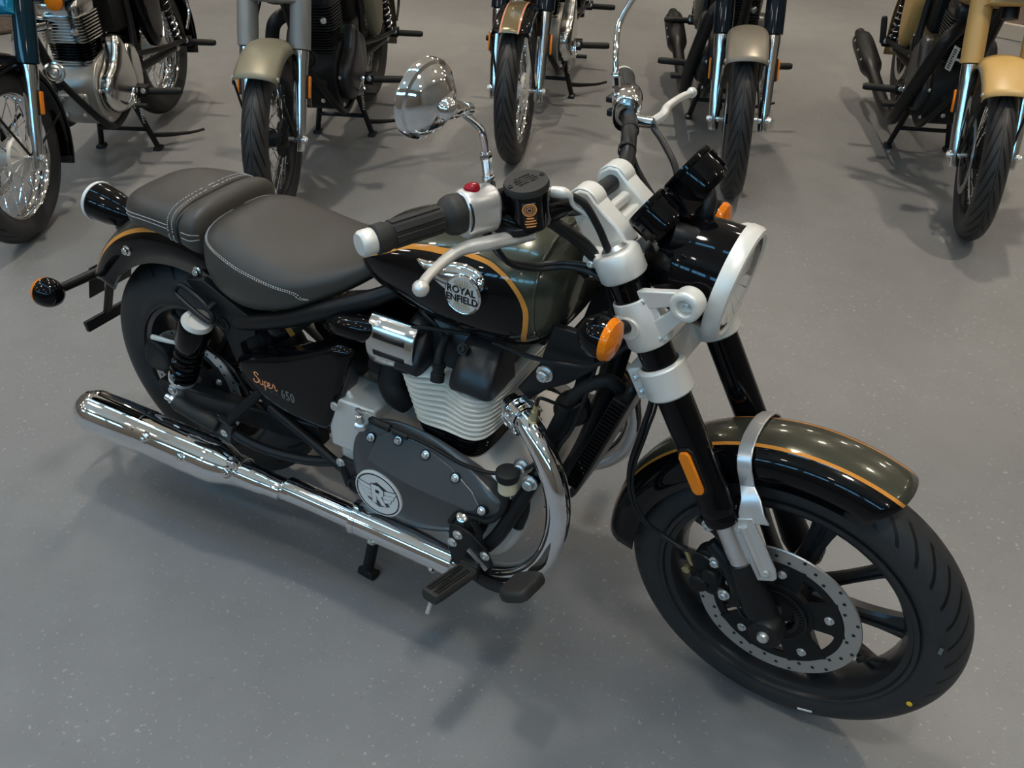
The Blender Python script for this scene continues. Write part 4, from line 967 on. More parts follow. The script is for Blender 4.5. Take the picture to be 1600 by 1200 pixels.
# right clutch cover
cov = [(.582, .405), (.596, .470), (.635, .512), (.690, .528), (.765, .526), (.840, .508), (.905, .485), (.958, .455), (.966, .430), (.945, .400), (.905, .372), (.870, .330), (.820, .300), (.740, .272), (.680, .272), (.625, .292), (.592, .345)]
for sg in (-1, 1):
    mb = MB()
    if sg < 0: mb.puff(cov, (0, -.155, 0), XR, ZU, .026, .026, 7, .30, 3)
    else: mb.puff([(-a, b_) for a, b_ in cov], (0, .155, 0), (-1, 0, 0), ZU, .026, .026, 7, .30, 3)
    cv = obj('clutch_cover' if sg < 0 else 'alternator_cover', mb, 'cover', bike, angle=60, label='dark grey engine side cover with a round badge' if sg < 0 else 'dark grey engine side cover')
    if sg < 0:
        fy = lambda z: -.2145 + max(0., z - .432) * .53          # the upper flank of the cover leans back
        for v_ in cv.data.vertices: v_.co.y = max(v_.co.y, fy(v_.co.z) + .0012)
        for (bx, bz) in ((.705, .500), (.775, .494), (.852, .474), (.925, .436), (.905, .386), (.845, .322), (.640, .486)):
            up_ = bz > .43; nn = (0, -.88, .47) if up_ else (0, -1, .2); yy = fy(bz) - .001 if up_ else -.198
            rec = MB(); rec.lathe([(0, -.012), (.0115, -.012), (.0115, .0035), (.0098, .0035), (.0090, .001), (0, .001)], (bx, yy, bz), nn, 16); obj('bolt_recess', rec, 'ink', cv)
            bolts(cv, [((bx, yy - .001, bz), nn)], 'zinc', .0062, .008)
        fl = MB(); fl.prism([(.640, .012), (.652, .070), (.690, .090), (.765, .088), (.835, .066), (.895, .034), (.925, .004), (.900, -.008), (.84, -.010), (.76, -.008), (.69, .0)], (0, -.2150, .432), XR, Vector((0, .468, .884)), .02, -.0185)
        obj('cover_ridge', fl, 'cover', cv, angle=40, bevel=.003)
        # round badge with a winged R
        E0 = V(.664, -.2125, .356); bm_ = MB(); bm_.lathe([(0, -.012), (.060, -.012), (.0605, .0), (.0595, .0012), (0, .0012)], E0, (0, -1, 0), 56); em = obj('cover_badge', bm_, 'white', cv, label='white round badge with winged R monogram')
        def flat(pts, m, h, nm='badge_print'):
            q = MB(); q.prism(pts, E0 + V(0, -h, 0), XR, ZU, .0005); obj(nm, q, m, em)
        q = MB(); q.lathe([(.0530, .0012), (.0562, .0012), (.0562, .0017), (.0530, .0017)], E0, (0, -1, 0), 56, True); obj('badge_print', q, 'ink', em)
        flat([(-.032, .012), (0, .035), (.036, .016), (.030, .004), (0, .022), (-.020, .014)], 'cover', .0012)
        flat([(-.030, -.020), (0, -.036), (.030, -.024), (.022, -.014), (0, -.020), (-.018, -.012)], 'cover', .0012)
        for sg2 in (-1, 1):
            for k in range(3):
                z0 = .018 - .0125 * k; x1 = (.050, .044, .036)[k]; x0 = .014
                P = [(x0, z0 - .001), (x1, z0 + .006), (x1 - .004, z0 - .005), (x0, z0 - .0115)]
                P2 = [(x0 - .001, z0 + .0005), (x1 + .0018, z0 + .0082), (x1 - .003, z0 - .0068), (x0 - .001, z0 - .0132)]
                if sg2 < 0: P = [(-a, b_) for a, b_ in P][::-1]; P2 = [(-a, b_) for a, b_ in P2][::-1]
                flat(P2, 'ink', .0013); flat(P, 'white', .0019)
        def rshape(k, h, m):
            out = [(-.015, -.026), (-.015, .026), (.006, .026), (.017, .017), (.016, .002), (.009, -.003), (.022, -.026), (.009, -.027), (-.002, -.006), (-.004, -.006), (-.004, -.026)]
            cx, cz = .0, .0
            flat([(a + (k if a > 0 else -k), b_ + (k if b_ > 0 else -k)) for a, b_ in out], m, h)
        rshape(.0018, .0024, 'ink'); rshape(0, .0030, 'white'); flat([(-.004, .006), (-.004, .015), (.004, .015), (.007, .0105), (.004, .006)], 'ink', .0036)
# clutch arm and cable on top of the cover
ca_ = MB(); ca_.lathe([(0, 0), (.016, 0), (.015, .012), (.009, .014), (.009, .034), (.006, .036), (.006, .050), (0, .050)], (.612, -.180, .500), (0, -.15, 1), 16); ca_.tube([(.612, -.185, .545), (.640, -.195, .556), (.648, -.19, .55)], .004, 8); obj('clutch_arm', ca_, 'zinc', bike)
obj('clutch_cable', MB().tube([(.640, -.188, .536), (.70, -.186, .530), (.78, -.180, .520), (.86, -.176, .500), (.93, -.172, .505), (1.00, -.165, .545), (1.06, -.12, .62), (1.09, -.09, .76), (1.10, -.06, .88)], .0042, 10, 6), 'plastic', bike)
cs = MB(); cs.tube([(.645, -.188, .536), (.692, -.187, .531)], .0085, 12); cs.tube([(.700, -.188, .528), (.735, -.186, .525)], .0065, 8); obj('cable_boot', cs, 'rubber', bike)
# cylinder block (black fins) and head (pale fins)
def fin_outline(x0, x1, hy, notch=0.):
    cx = (x0 + x1) / 2; hx = (x1 - x0) / 2; P = []
    for i in range(48):
        t = 2 * pi * i / 48; e = .36
        x = hx * (1 if cos(t) >= 0 else -1) * abs(cos(t)) ** e; y = hy * (1 if sin(t) >= 0 else -1) * abs(sin(t)) ** e
        if notch and abs(x) < hx * .5: y *= 1 - notch * (1 - (abs(x) / (hx * .5)) ** 1.2)
        P.append((cx + x, y))
    return P
def finstack(mb, z0, z1, n, xa, xb, ya, yb, th, notch0=0., notch1=0., core=.78):
    for i in range(n):
        f = i / max(1, n - 1); z = z0 + (z1 - z0) * f
        X_ = [a + (b_ - a) * f for a, b_ in zip(xa, xb)]; hy = ya + (yb - ya) * f; nt = notch0 + (notch1 - notch0) * f
        O = fin_outline(X_[0], X_[1], hy, nt); cx = (X_[0] + X_[1]) / 2
        mb.loft([[V(cx + (x - cx) * k, y * k, z + h) for x, y in O] for k, h in ((.985, -th), (1, -th * .6), (1, th * .6), (.985, th))])
    for (z, X_, hy) in ():
        pass
    O0 = fin_outline(xa[0], xa[1], ya, notch0); O1 = fin_outline(xb[0], xb[1], yb, notch1)
    c0 = (xa[0] + xa[1]) / 2; c1_ = (xb[0] + xb[1]) / 2
    mb.loft([[V(c0 + (x - c0) * core, y * core, z0 - .004) for x, y in O0], [V(c1_ + (x - c1_) * core, y * core, z1 + .004) for x, y in O1]])
mb = MB(); finstack(mb, .492, .538, 6, (.730, .878), (.718, .888), .142, .154, .0022)
obj('cylinder_block', mb, 'black', bike, angle=30, label='black finned cylinder block')
mb = MB(); finstack(mb, .549, .664, 10, (.714, .894), (.682, .914), .156, .162, .0026, .02, .16)
hd = obj('cylinder_head', mb, 'fin', bike, angle=30, label='pale finned cylinder head')
rk = MB()
rk.loft([[V(.797 + a * k, b_ * k2, z) for a, b_ in fin_outline(-.095, .095, .105)] for z, k, k2 in ((.664, 1, 1), (.700, 1, 1), (.735, .95, .95), (.758, .80, .80), (.766, .5, .5))])
for sg in (-1, 1):
    for xa, xb in ((.690, .752), (.818, .912)):       # a lobe over each valve pair, flaring out to the fins
        cx = (xa + xb) / 2; hx = (xb - xa) / 2
        rk.loft([[V(cx + hx * q * kx, sg * yy, z + (.004 if abs(q) < .8 else 0)) for q, yy in ((-1, .06), (-1, yo - .012), (-.8, yo - .002), (-.4, yo), (.4, yo), (.8, yo - .002), (1, yo - .012), (1, .06))] for z, yo, kx in ((.660, .160, 1.0), (.668, .166, 1.03), (.690, .160, 1.0), (.715, .140, .95), (.740, .116, .88), (.756, .092, .78))])
ro = obj('rocker_cover', rk, 'headblack', bike, bevel=.004, angle=40, label='satin black rocker cover with flared lobes')
for sg in (-1, 1):
    sp = MB(); sp.tube([(.785, sg * .105, .742), (.786, sg * .132, .720), (.790, sg * .148, .690), (.793, sg * .152, .668)], [.008, .009, .0105, .0105], 12, 3); sp.lathe([(0, -.012), (.014, -.012), (.014, .004), (.0115, .006), (.0115, .016), (.014, .018), (.014, .024), (0, .024)], (.792, sg * .152, .680), (0, -sg * .3, 1), 14); obj('plug_cap', sp, 'rubber', ro)
    obj('plug_lead', MB().tube([(.785, sg * .110, .74), (.765, sg * .118, .772), (.73, sg * .11, .79), (.69, sg * .06, .80)], .0042, 8, 4), 'plastic', ro)
bolts(ro, [((.835, -.128, .742), (0, -.8, .6)), ((.735, -.120, .745), (0, -.6, .8))], 'satin', .008, .006)
# ---- exhaust system
for sg in (-1, 1):
    y = lambda v: sg * v
    mb = MB(); mb.tube([(.930, y(.110), .640), (.975, y(.135), .635), (1.020, y(.160), .610), (1.062, y(.178), .555), (1.080, y(.188), .490), (1.078, y(.196), .420), (1.055, y(.202), .350), (1.012, y(.206), .295), (.955, y(.208), .262), (.88, y(.210), .250), (.80, y(.211), .248)], [.022] + [.0245] * 10, 24, 7)
    hp = obj('header_pipe', mb, 'chrome', bike, label='chrome exhaust header pipe')
    fl = MB(); fl.lathe([(.026, -.012), (.036, -.012), (.037, -.004), (.030, -.002), (.030, .006), (.036, .008), (.036, .016), (.026, .018)], (.962, y(.128), .637), (.85, sg * .5, -.05), 26, True)
    for i in range(7):
        a = 2 * pi * i / 7; d, e1, e2 = basis((.85, sg * .5, -.05)); p = V(.966, y(.130), .637) + (e1 * cos(a) + e2 * sin(a)) * .033
        fl.bar(p - d * .016, p + d * .020, .012, .006, (e1 * cos(a) + e2 * sin(a)))
    obj('port_clamp', fl, 'chrome', hp, bevel=.0015)
    mb = MB(); mb.tube([(.865, y(.2105), .2495), (.80, y(.211), .248), (.61, y(.213), .247), (.40, y(.217), .245), (.25, y(.220), .243)], [.0245, .0245, .0245, .0255, .027], 24, 4)
    lk = obj('exhaust_pipe', mb, 'chrome', bike, label='long chrome exhaust pipe')
    # half-round heat shields bolted on
    for xa, xb, r in ((.598, .860, .034), (.395, .590, .0285)):
        hsd = MB(); hsd.lathe([(r - .004, 0), (r, .002), (r, xb - xa - .002), (r - .004, xb - xa)], (xb, y(.2125), .247), (-1, 0, 0), 32); sd = obj('heat_shield', hsd, 'chrome', lk, label='bright chrome heat shield')
        if xa > .5:
            bolts(sd, [((xa + .055, y(.2125) + sg * .028, .229), (0, sg, -.5)), ((xb - .045, y(.2125) + sg * .028, .229), (0, sg, -.5))], 'chrome', .009, .005)
            cl = MB(); cl.lathe([(.0325, -.007), (.0365, -.007), (.0365, .007), (.0325, .007)], (.600, y(.2125), .247), (1, 0, 0), 28, True); cl.box((.598, y(.2125) - sg * .006, .247 + .040), (.014, .02, .014)); obj('clamp', cl, 'chrome', lk)
    X_ = lambda x: .39 - x
    mb = MB(); mb.lathe([(.0, X_(.392)), (.027, X_(.39)), (.0275, X_(.345)), (.031, X_(.335)), (.033, X_(.27)), (.040, X_(.235)), (.052, X_(.195)), (.0555, X_(.16)), (.0555, X_(-.05)), (.0575, X_(-.052)), (.0575, X_(-.215)), (.0590, X_(-.218)), (.0585, X_(-.238)), (.0530, X_(-.262)), (.042, X_(-.278)), (.026, X_(-.284)), (.024, X_(-.26)), (0, X_(-.26))], (.39, y(.221), .2445), (-1, sg * .012, -.012), 48)
    si = obj('silencer', mb, 'chrome', bike, label='chrome torpedo silencer')
    bolts(si, [((-.005, y(.222) + sg * .046, .274), (0, sg * .85, .5)), ((.115, y(.222) + sg * .050, .264), (0, sg * .9, .4)), ((.245, y(.222) + sg * .032, .262), (0, sg * .85, .5))], 'chrome', .011, .008)
    bnd = MB(); bnd.lathe([(.033, -.012), (.038, -.012), (.038, .012), (.033, .012)], (.255, y(.2205), .2435), (1, 0, 0), 32, True); bnd.box((.255, y(.2205) + sg * .02, .285), (.022, .02, .022)); obj('clamp', bnd, 'chrome', si, bevel=.002)
ox = MB(); ox.lathe([(0, -.02), (.011, -.02), (.011, .0), (.008, .002), (.008, .028), (.006, .03), (.006, .045), (0, .045)], (1.000, -.148, .652), (.25, -.2, 1), 6); obj('oxygen_sensor', ox, 'gold', bike, bevel=.0005)
obj('sensor_wire', MB().tube([(1.010, -.157, .695), (1.018, -.158, .715), (1.04, -.14, .70), (1.06, -.11, .675), (1.08, -.09, .69)], .0035, 8, 5), 'plastic', bike)
# ---- oil cooler with its finned edge and guard
OCu = Vector((.335, 0, .942)).normalized(); OCn = Vector((.942, 0, -.335)).normalized(); OC0 = V(1.048, 0, .480)
mb = MB(); L = .255
mb.loft([[OC0 + OCu * s_ + OCn * f + V(0, yy, 0) for yy, f in ((-.098, 0), (.098, 0), (.098, .030), (-.098, .030))] for s_ in (0, L)])
oc = obj('oil_cooler', mb, 'matte', bike, bevel=.002)
for yy in (-.102, .102):
    fn = MB()
    for i in range(26):
        s_ = .006 + (L - .012) * i / 25; fn.tube([OC0 + OCu * s_ + OCn * .002 + V(0, yy, 0), OC0 + OCu * s_ + OCn * .028 + V(0, yy, 0)], .0038, 6)
    obj('cooler_fins', fn, 'black', oc)
gd = MB(); out = [(-.085, -.045), (-.06, -.06), (.06, -.06), (.085, -.045), (.100, .06), (.098, .20), (.085, .30), (-.085, .30), (-.098, .20), (-.100, .06)]
gd.puff([(a * .86, b_) for a, b_ in out], OC0 + OCn * .016 + OCu * -.01, V(0, 1, 0), OCu, .006, .010, 3, .15, 3); obj('cooler_guard', gd, 'plastic', oc, angle=50)
hs = MB(); hs.tube([OC0 + OCu * .25 + V(0, -.06, 0), OC0 + OCu * .28 + V(-.03, -.085, 0), V(1.06, -.095, .70), V(1.02, -.10, .60), V(1.0, -.12, .52)], .013, 12, 5); obj('oil_hose', hs, 'rubber', bike)
hn_ = obj('horn', MB().lathe([(0, -.02), (.032, -.02), (.036, -.006), (.036, .006), (.03, .014), (.014, .016), (0, .016)], (1.045, -.075, .645), (.3, -1, .1), 28), 'satin', bike)
# ---- right footrest hanger, brake pedal, small bottle, left side controls
pl = [(-.052, .060), (-.030, .066), (.0, .056), (.034, .030), (.050, -.008), (.040, -.050), (.016, -.072), (-.020, -.072), (-.048, -.050), (-.058, -.01)]
fp = obj('footrest_hanger', MB().prism(pl, (.908, -.222, .316), XR, ZU, .007), 'satin', bike, bevel=.002, label='black footrest hanger plate')
bolts(fp, [((.876, -.229, .356), (0, -1, 0)), ((.862, -.229, .328), (0, -1, 0)), ((.940, -.229, .328), (0, -1, 0))], 'zinc', .008, .005)
bk = MB(); bk.box((.912, -.236, .285), (.042, .026, .044)); bk.tube([(.90, -.20, .34), (.90, -.15, .36)], .014, 12); obj('peg_bracket', bk, 'satin', fp, bevel=.003); bolts(fp, [((.912, -.249, .290), (0, -1, 0))], 'zinc', .009, .003)
obj('spring_pin', MB().bar((.902, -.232, .330), (.945, -.232, .292), .006, .006), 'zinc', fp)
def peg(parent, a, b_, m='rubberbrown', wire=True, w_=.0235):
    a, b_ = Vector(a), Vector(b_); d = (b_ - a).normalized(); sd = d.cross(V(0, 0, 1)).normalized(); up = sd.cross(d)
    if up.z < 0: up = -up
    rings = []
    for t, k in ((0, .75), (.05, .92), (.25, 1), (.85, 1), (.97, .95), (1, .8)):
        c = a + (b_ - a) * t; rings.append([c + sd * (w_ * k * cos(2 * pi * i / 20)) + up * (w_ * .72 * k * max(-.9, min(.62, sin(2 * pi * i / 20) * 1.1))) for i in range(20)])
    mb = MB(); mb.loft(rings); o = obj('footpeg', mb, m, parent, label='black rubber footpeg')
    rb = MB()
    for k in (-1.5, -.75, 0, .75, 1.5):
        if abs(k) < .1: continue
        rb.bar(a + (b_ - a) * .14 + sd * (w_ * .36 * k) + up * w_ * .46, a + (b_ - a) * .94 + sd * (w_ * .36 * k) + up * w_ * .46, .003, .004, up)
    obj('peg_rib', rb, 'rubber', o)
    if wire:
        t = MB(); t.cyl(b_ - d * .01 - up * .010, b_ - d * .004 - up * .042 + d * .004, .0042, 8); obj('feeler_pin', t, 'brushed', o, label='silver feeler pin')
    return o, sd, up
po, sd, up = peg(bike, (.918, -.252, .300), (.900, -.372, .326))
text('peg_lettering', 'ROYAL ENFIELD', .0125, V(.909, -.312, .313) + up * .0136, V(0, 1, -.2), V(-1, 0, 0) , 'ink', po, .0004, sp=.95)
bp_ = MB(); bp_.loft([[p + V(0, 0, k) * 1 + V(0, q, 0) for q, k in ((-.006, -.012), (.006, -.012), (.006, .012), (-.006, .012))] for p in spline([(.905, -.236, .270), (.955, -.243, .268), (1.005, -.254, .290), (1.045, -.264, .322)], 4)])
bpd = obj('brake_pedal', bp_, 'satin', bike, bevel=.002, label='black rear brake pedal')
pd = MB(); pd.puff([(-.030, -.034), (.024, -.038), (.034, -.010), (.032, .036), (-.022, .036), (-.034, .014)], (1.054, -.274, .334), Vector((.88, 0, .48)), Vector((.05, 1, -.1)), .012, .010, 4, .16, 3); pp = obj('pedal_pad', pd, 'rubberbrown', bpd, angle=50)
bt = MB(); bt.lathe([(0, -.022), (.016, -.022), (.019, -.018), (.019, .012), (0, .012)], (.970, -.190, .512), (0, 0, 1), 24); btl = obj('fluid_bottle', bt, 'cream', bike, label='cream rear brake fluid bottle'); obj('bottle_cap', MB().lathe([(0, .012), (.022, .012), (.0235, .016), (.0235, .030), (.019, .034), (0, .034)], (.970, -.190, .512), (0, 0, 1), 24), 'rubber', btl, label='black cap')
obj('bottle_hose', MB().tube([(.970, -.190, .490), (.965, -.195, .450), (.955, -.195, .425), (.935, -.205, .405), (.90, -.208, .402), (.868, -.210, .395), (.848, -.212, .365)], .0068, 10, 6), 'rubber', bike)
mcy = MB(); mcy.lathe([(0, -.035), (.014, -.035), (.014, .02), (.010, .03), (0, .03)], (.890, -.205, .372), (.25, 0, 1), 16); mcy.tube([(.905, -.215, .40), (.918, -.215, .37), (.922, -.218, .345)], .007, 10, 3); obj('rear_master_cylinder', mcy, 'satin', bike); 
sw_ = obj('brake_switch', MB().lathe([(0, -.012), (.012, -.012), (.012, .012), (.007, .014), (0, .014)], (.878, -.212, .392), (.3, -.5, .8), 16), 'polished', bike)
sl = MB(); sl.tube([(.985, -.150, .47), (.99, -.155, .42), (.975, -.155, .37)], [.011, .011, .014], 12, 3); obj('starter_lead', sl, 'rubber', bike)
lp, _, _ = peg(bike, (.918, .252, .300), (.900, .372, .326))
lh = obj('footrest_hanger', MB().prism([(-a, b_) for a, b_ in pl], (.900, .222, .318), (-1, 0, 0), ZU, .007), 'satin', bike, bevel=.002, label='black footrest hanger plate')
gsh = MB(); gsh.tube([(.94, .235, .30), (1.00, .240, .34), (1.06, .243, .40)], .008, 10, 3); gs_ = obj('gear_lever', gsh, 'satin', bike); gp = MB(); gp.tube([(1.06, .243, .402), (1.062, .300, .408)], [.012, .013], 14); obj('lever_rubber', gp, 'rubber', gs_)
# ---- pillion footrest loop and folded peg
for sg in (-1, 1):
    lo = MB(); lo.tube([(.300, sg * .150, .455), (.262, sg * .170, .415), (.225, sg * .186, .372), (.215, sg * .192, .345)], .0125, 12, 4)
    lo.tube([(.215, sg * .192, .335), (.26, sg * .190, .318), (.33, sg * .180, .306), (.42, sg * .168, .312), (.50, sg * .158, .335)], .0125, 12, 5)
    lo.box((.205, sg * .195, .338), (.050, .020, .052), Matrix.Rotation(radians(20), 3, 'Y'))
    ph = obj('pillion_footrest', lo, 'satin', bike, bevel=.003, label='black pillion footrest hanger')
    bolts(ph, [((.208, sg * .206, .332), (0, sg, 0))], 'zinc', .007, .004)
    pg = MB(); a, b_ = V(.190, sg * .206, .345), V(.078, sg * .222, .388); pg.tube([a, a + (b_ - a) * .08, a + (b_ - a) * .9, b_], [.015, .0195, .019, .015], 18); pf = obj('folded_footpeg', pg, 'rubberbrown', ph, label='folded dark rubber footpeg')
    ed = MB(); ed.tube([b_, b_ + (b_ - a).normalized() * .010, b_ + (b_ - a).normalized() * .014, b_ + (b_ - a).normalized() * .024], [.009, .011, .007, .007], 8); obj('peg_end_bolt', ed, 'zinc', pf)
lk_ = MB(); lk_.box((.555, -.165, .345), (.05, .02, .05)); lk_.tube([(.53, -.165, .36), (.555, -.17, .30)], .015, 10); lbk = obj('engine_mount', lk_, 'satin', bike, bevel=.004); bolts(lbk, [((.535, -.176, .362), (0, -1, 0)), ((.575, -.176, .325), (0, -1, 0))], 'zinc', .008, .006)
obj('mount_bush', MB().lathe([(0, 0), (.020, 0), (.020, .008), (.014, .010), (.012, .006), (0, .006)], (.575, -.178, .315), (0, -1, 0), 24), 'rubber', lbk)
# ---- centre stand
cs = MB()
for sg in (-1, 1):
    cs.tube([(.60, sg * .095, .235), (.575, sg * .135, .12), (.562, sg * .160, .016)], .0145, 14)
    cs.loft([[V(.562 + a * k, sg * .162 + b_ * k, z) for a, b_ in ((-.022, -.014), (.026, -.017), (.030, .0), (.026, .017), (-.022, .014), (-.030, 0))] for z, k in ((.0, .95), (.004, 1), (.010, .9), (.018, .5))])
cs.tube([(.575, -.130, .125), (.575, .130, .125)], .012, 12)
obj('centre_stand', cs, 'satin', bike, bevel=.001)
# ---- cables and looms around the head stock
cb = MB()
cb.tube([(1.010, -.185, 1.095), (1.045, -.150, 1.06), (1.075, -.118, 1.02), (1.115, -.110, .98), (1.165, -.085, .945), (1.20, -.05, .92)], [.008, .011, .0115, .010, .009, .009], 12, 6)
cb.tube([(1.045, -.150, 1.118), (1.075, -.135, 1.105), (1.100, -.125, 1.065), (1.125, -.118, 1.015), (1.16, -.095, .97), (1.20, -.06, .93)], .0062, 10, 6)
obj('cable_loom', cb, 'plastic', bike, ST)
bn = MB(); bn.tube([(1.035, -.160, 1.122), (1.052, -.154, 1.122), (1.060, -.146, 1.115), (1.064, -.140, 1.098), (1.080, -.130, 1.085), (1.098, -.125, 1.068)], [.0085, .009, .0052, .0046, .0052, .0052], 12, 4); obj('banjo_union', bn, 'silver', bike, ST, label='pale silver brake hose union')
tcb = MB(); tcb.tube([(.955, -.235, 1.070), (.97, -.20, 1.005), (1.00, -.165, .985), (1.045, -.130, .985), (1.10, -.118, .985), (1.16, -.10, .95), (1.19, -.06, .90)], .0048, 10, 6); tcb.tube([(.965, -.235, 1.068), (.98, -.20, 1.000), (1.01, -.160, .978), (1.05, -.132, .980), (1.10, -.125, .978), (1.15, -.108, .945)], .0048, 10, 6); obj('throttle_cable', tcb, 'plastic', bike, ST)
lcb = MB(); lcb.tube([(1.018, .236, 1.086), (1.074, .17, 1.086), (1.130, .10, 1.075), (1.16, .05, 1.03), (1.17, .04, .95)], .0060, 10, 6); lcb.tube([(1.012, .150, 1.082), (1.04, .13, 1.05), (1.09, .10, 1.02), (1.15, .06, 1.0)], .0065, 10, 6); obj('clutch_loom', lcb, 'plastic', bike, ST)
for p in ((1.000, .178, 1.096), (1.022, .125, 1.082)):
    obj('bar_strap', MB().lathe([(.0145, -.006), (.0165, -.006), (.0165, .006), (.0145, .006)], p, (-.42, .9, .05), 20, True), 'rubber', bike, ST)
wl_ = MB(); wl_.tube([(.905, -.135, .785), (.97, -.125, .772), (1.04, -.12, .775), (1.10, -.115, .79), (1.16, -.10, .85)], .0045, 8, 5); wl_.tube([(.66, -.135, .735), (.75, -.130, .762), (.85, -.12, .775)], .004, 8, 4); obj('wiring_loom', wl_, 'plastic', bike)
# ---------------------------------------------------------------- the row of roadsters behind (same axes, each under its own root)
M['teal'] = mat('teal paint', (.004, .150, .260), .2, coat=1.)
M['tealdark'] = mat('dark teal paint', (.004, .019, .030), .14, coat=1.)
M['bluedark'] = mat('blue black paint', (.005, .010, .017), .14, coat=1.)
M['olivematte'] = mat('matte olive grey paint', (.205, .188, .130), .45, metal=.25)
M['greymatte'] = mat('matte grey paint', (.235, .23, .215), .42, metal=.25)
M['bronze'] = mat('satin grey bronze paint', (.235, .205, .16), .38, metal=.3)
M['tan'] = mat('desert tan paint', (.43, .275, .095), .42)
M['decal'] = mat('pale decal', (.50, .49, .45), .5)
M['plate_white'] = mat('pale plate', (.66, .64, .58), .5)
M['cfender'] = paint_fender('striped guard paint', (.24, .185, .105), .036, .043, (.62, .27, .16), BLACK)
def wire_wheel(parent, X, R, hw, rim, rimmat, hubmat, disc_y):
    b = rim; rw_ = hw * .72; mb = MB()
    mb.lathe([(b + .010, -rw_), (b + .011, -rw_ + .004), (b + .001, -rw_ + .010), (b - .010, -rw_ * .5), (b - .013, 0), (b - .010, rw_ * .5), (b + .001, rw_ - .010), (b + .011, rw_ - .004), (b + .010, rw_),
              (b - .002, rw_), (b - .012, rw_ - .006), (b - .018, rw_ * .5), (b - .020, 0), (b - .018, -rw_ * .5), (b - .012, -rw_ + .006), (b - .002, -rw_)], (0, 0, 0), (0, 1, 0), 56, True)
    o = obj('wheel', mb, rimmat, parent, X)
    obj('tyre', MB().lathe(tyre_profile(R, hw, rim, 7), (0, 0, 0), (0, 1, 0), 96, True), 'tyre_bg', o, angle=60)
    s = MB()
    for i in range(36):
        a = 2 * pi * i / 36; sg = 1 if i % 2 else -1; a2 = a + (.42 if (i // 2) % 2 else -.42)
        p = V(cos(a) * (b - .014), sg * .004, sin(a) * (b - .014)); q = V(cos(a2) * .052, sg * .038, sin(a2) * .052)
        s.tube([q, p], .0021, 5, caps=False); s.tube([p, p + (q - p) * .06], .0042, 5)
    obj('wire_spokes', s, 'chrome', o, label='bright wire spokes')
    h = MB(); h.lathe([(0, -.060), (.020, -.060), (.022, -.045), (.056, -.043), (.058, -.036), (.040, -.030), (.036, 0), (.040, .022), (.075, .026), (.078, .034), (.072, .042), (.046, .048), (.022, .058), (0, .060)], seg=36)
    for i in range(12):
        a = 2 * pi * i / 12; d = V(cos(a), 0, sin(a)); h.bar(d * .030 + V(0, .052, 0), d * .072 + V(0, .043, 0), .005, .006)
    obj('hub', h, hubmat, o)
    if disc_y is not None: brake_disc_small(o, disc_y)
    an = MB(); an.cyl((0, -.135, 0), (0, .135, 0), .009, 12)
    for sg in (-1, 1): an.lathe([(0, .118), (.014, .118), (.014, .132), (0, .134)], (0, 0, 0), (0, sg, 0), 6)
    obj('axle', an, 'zinc', o)
    return o
def brake_disc_small(o, y):
    mb = MB(); mb.lathe([(.118, y - .002), (.150, y - .002), (.150, y + .002), (.118, y + .002)], seg=56, closed=True); obj('brake_disc', mb, 'disc', o)
    c = MB(); c.lathe([(.035, y - .003), (.060, y - .003), (.060, y + .003), (.035, y + .003)], seg=32, closed=True)
    for i in range(5):
        a = 2 * pi * i / 5; d = V(cos(a), 0, sin(a)); c.bar(d * .05 + V(0, y, 0), d * .122 + V(0, y, 0), .028, .005)
    obj('disc_carrier', c, 'matte', o)
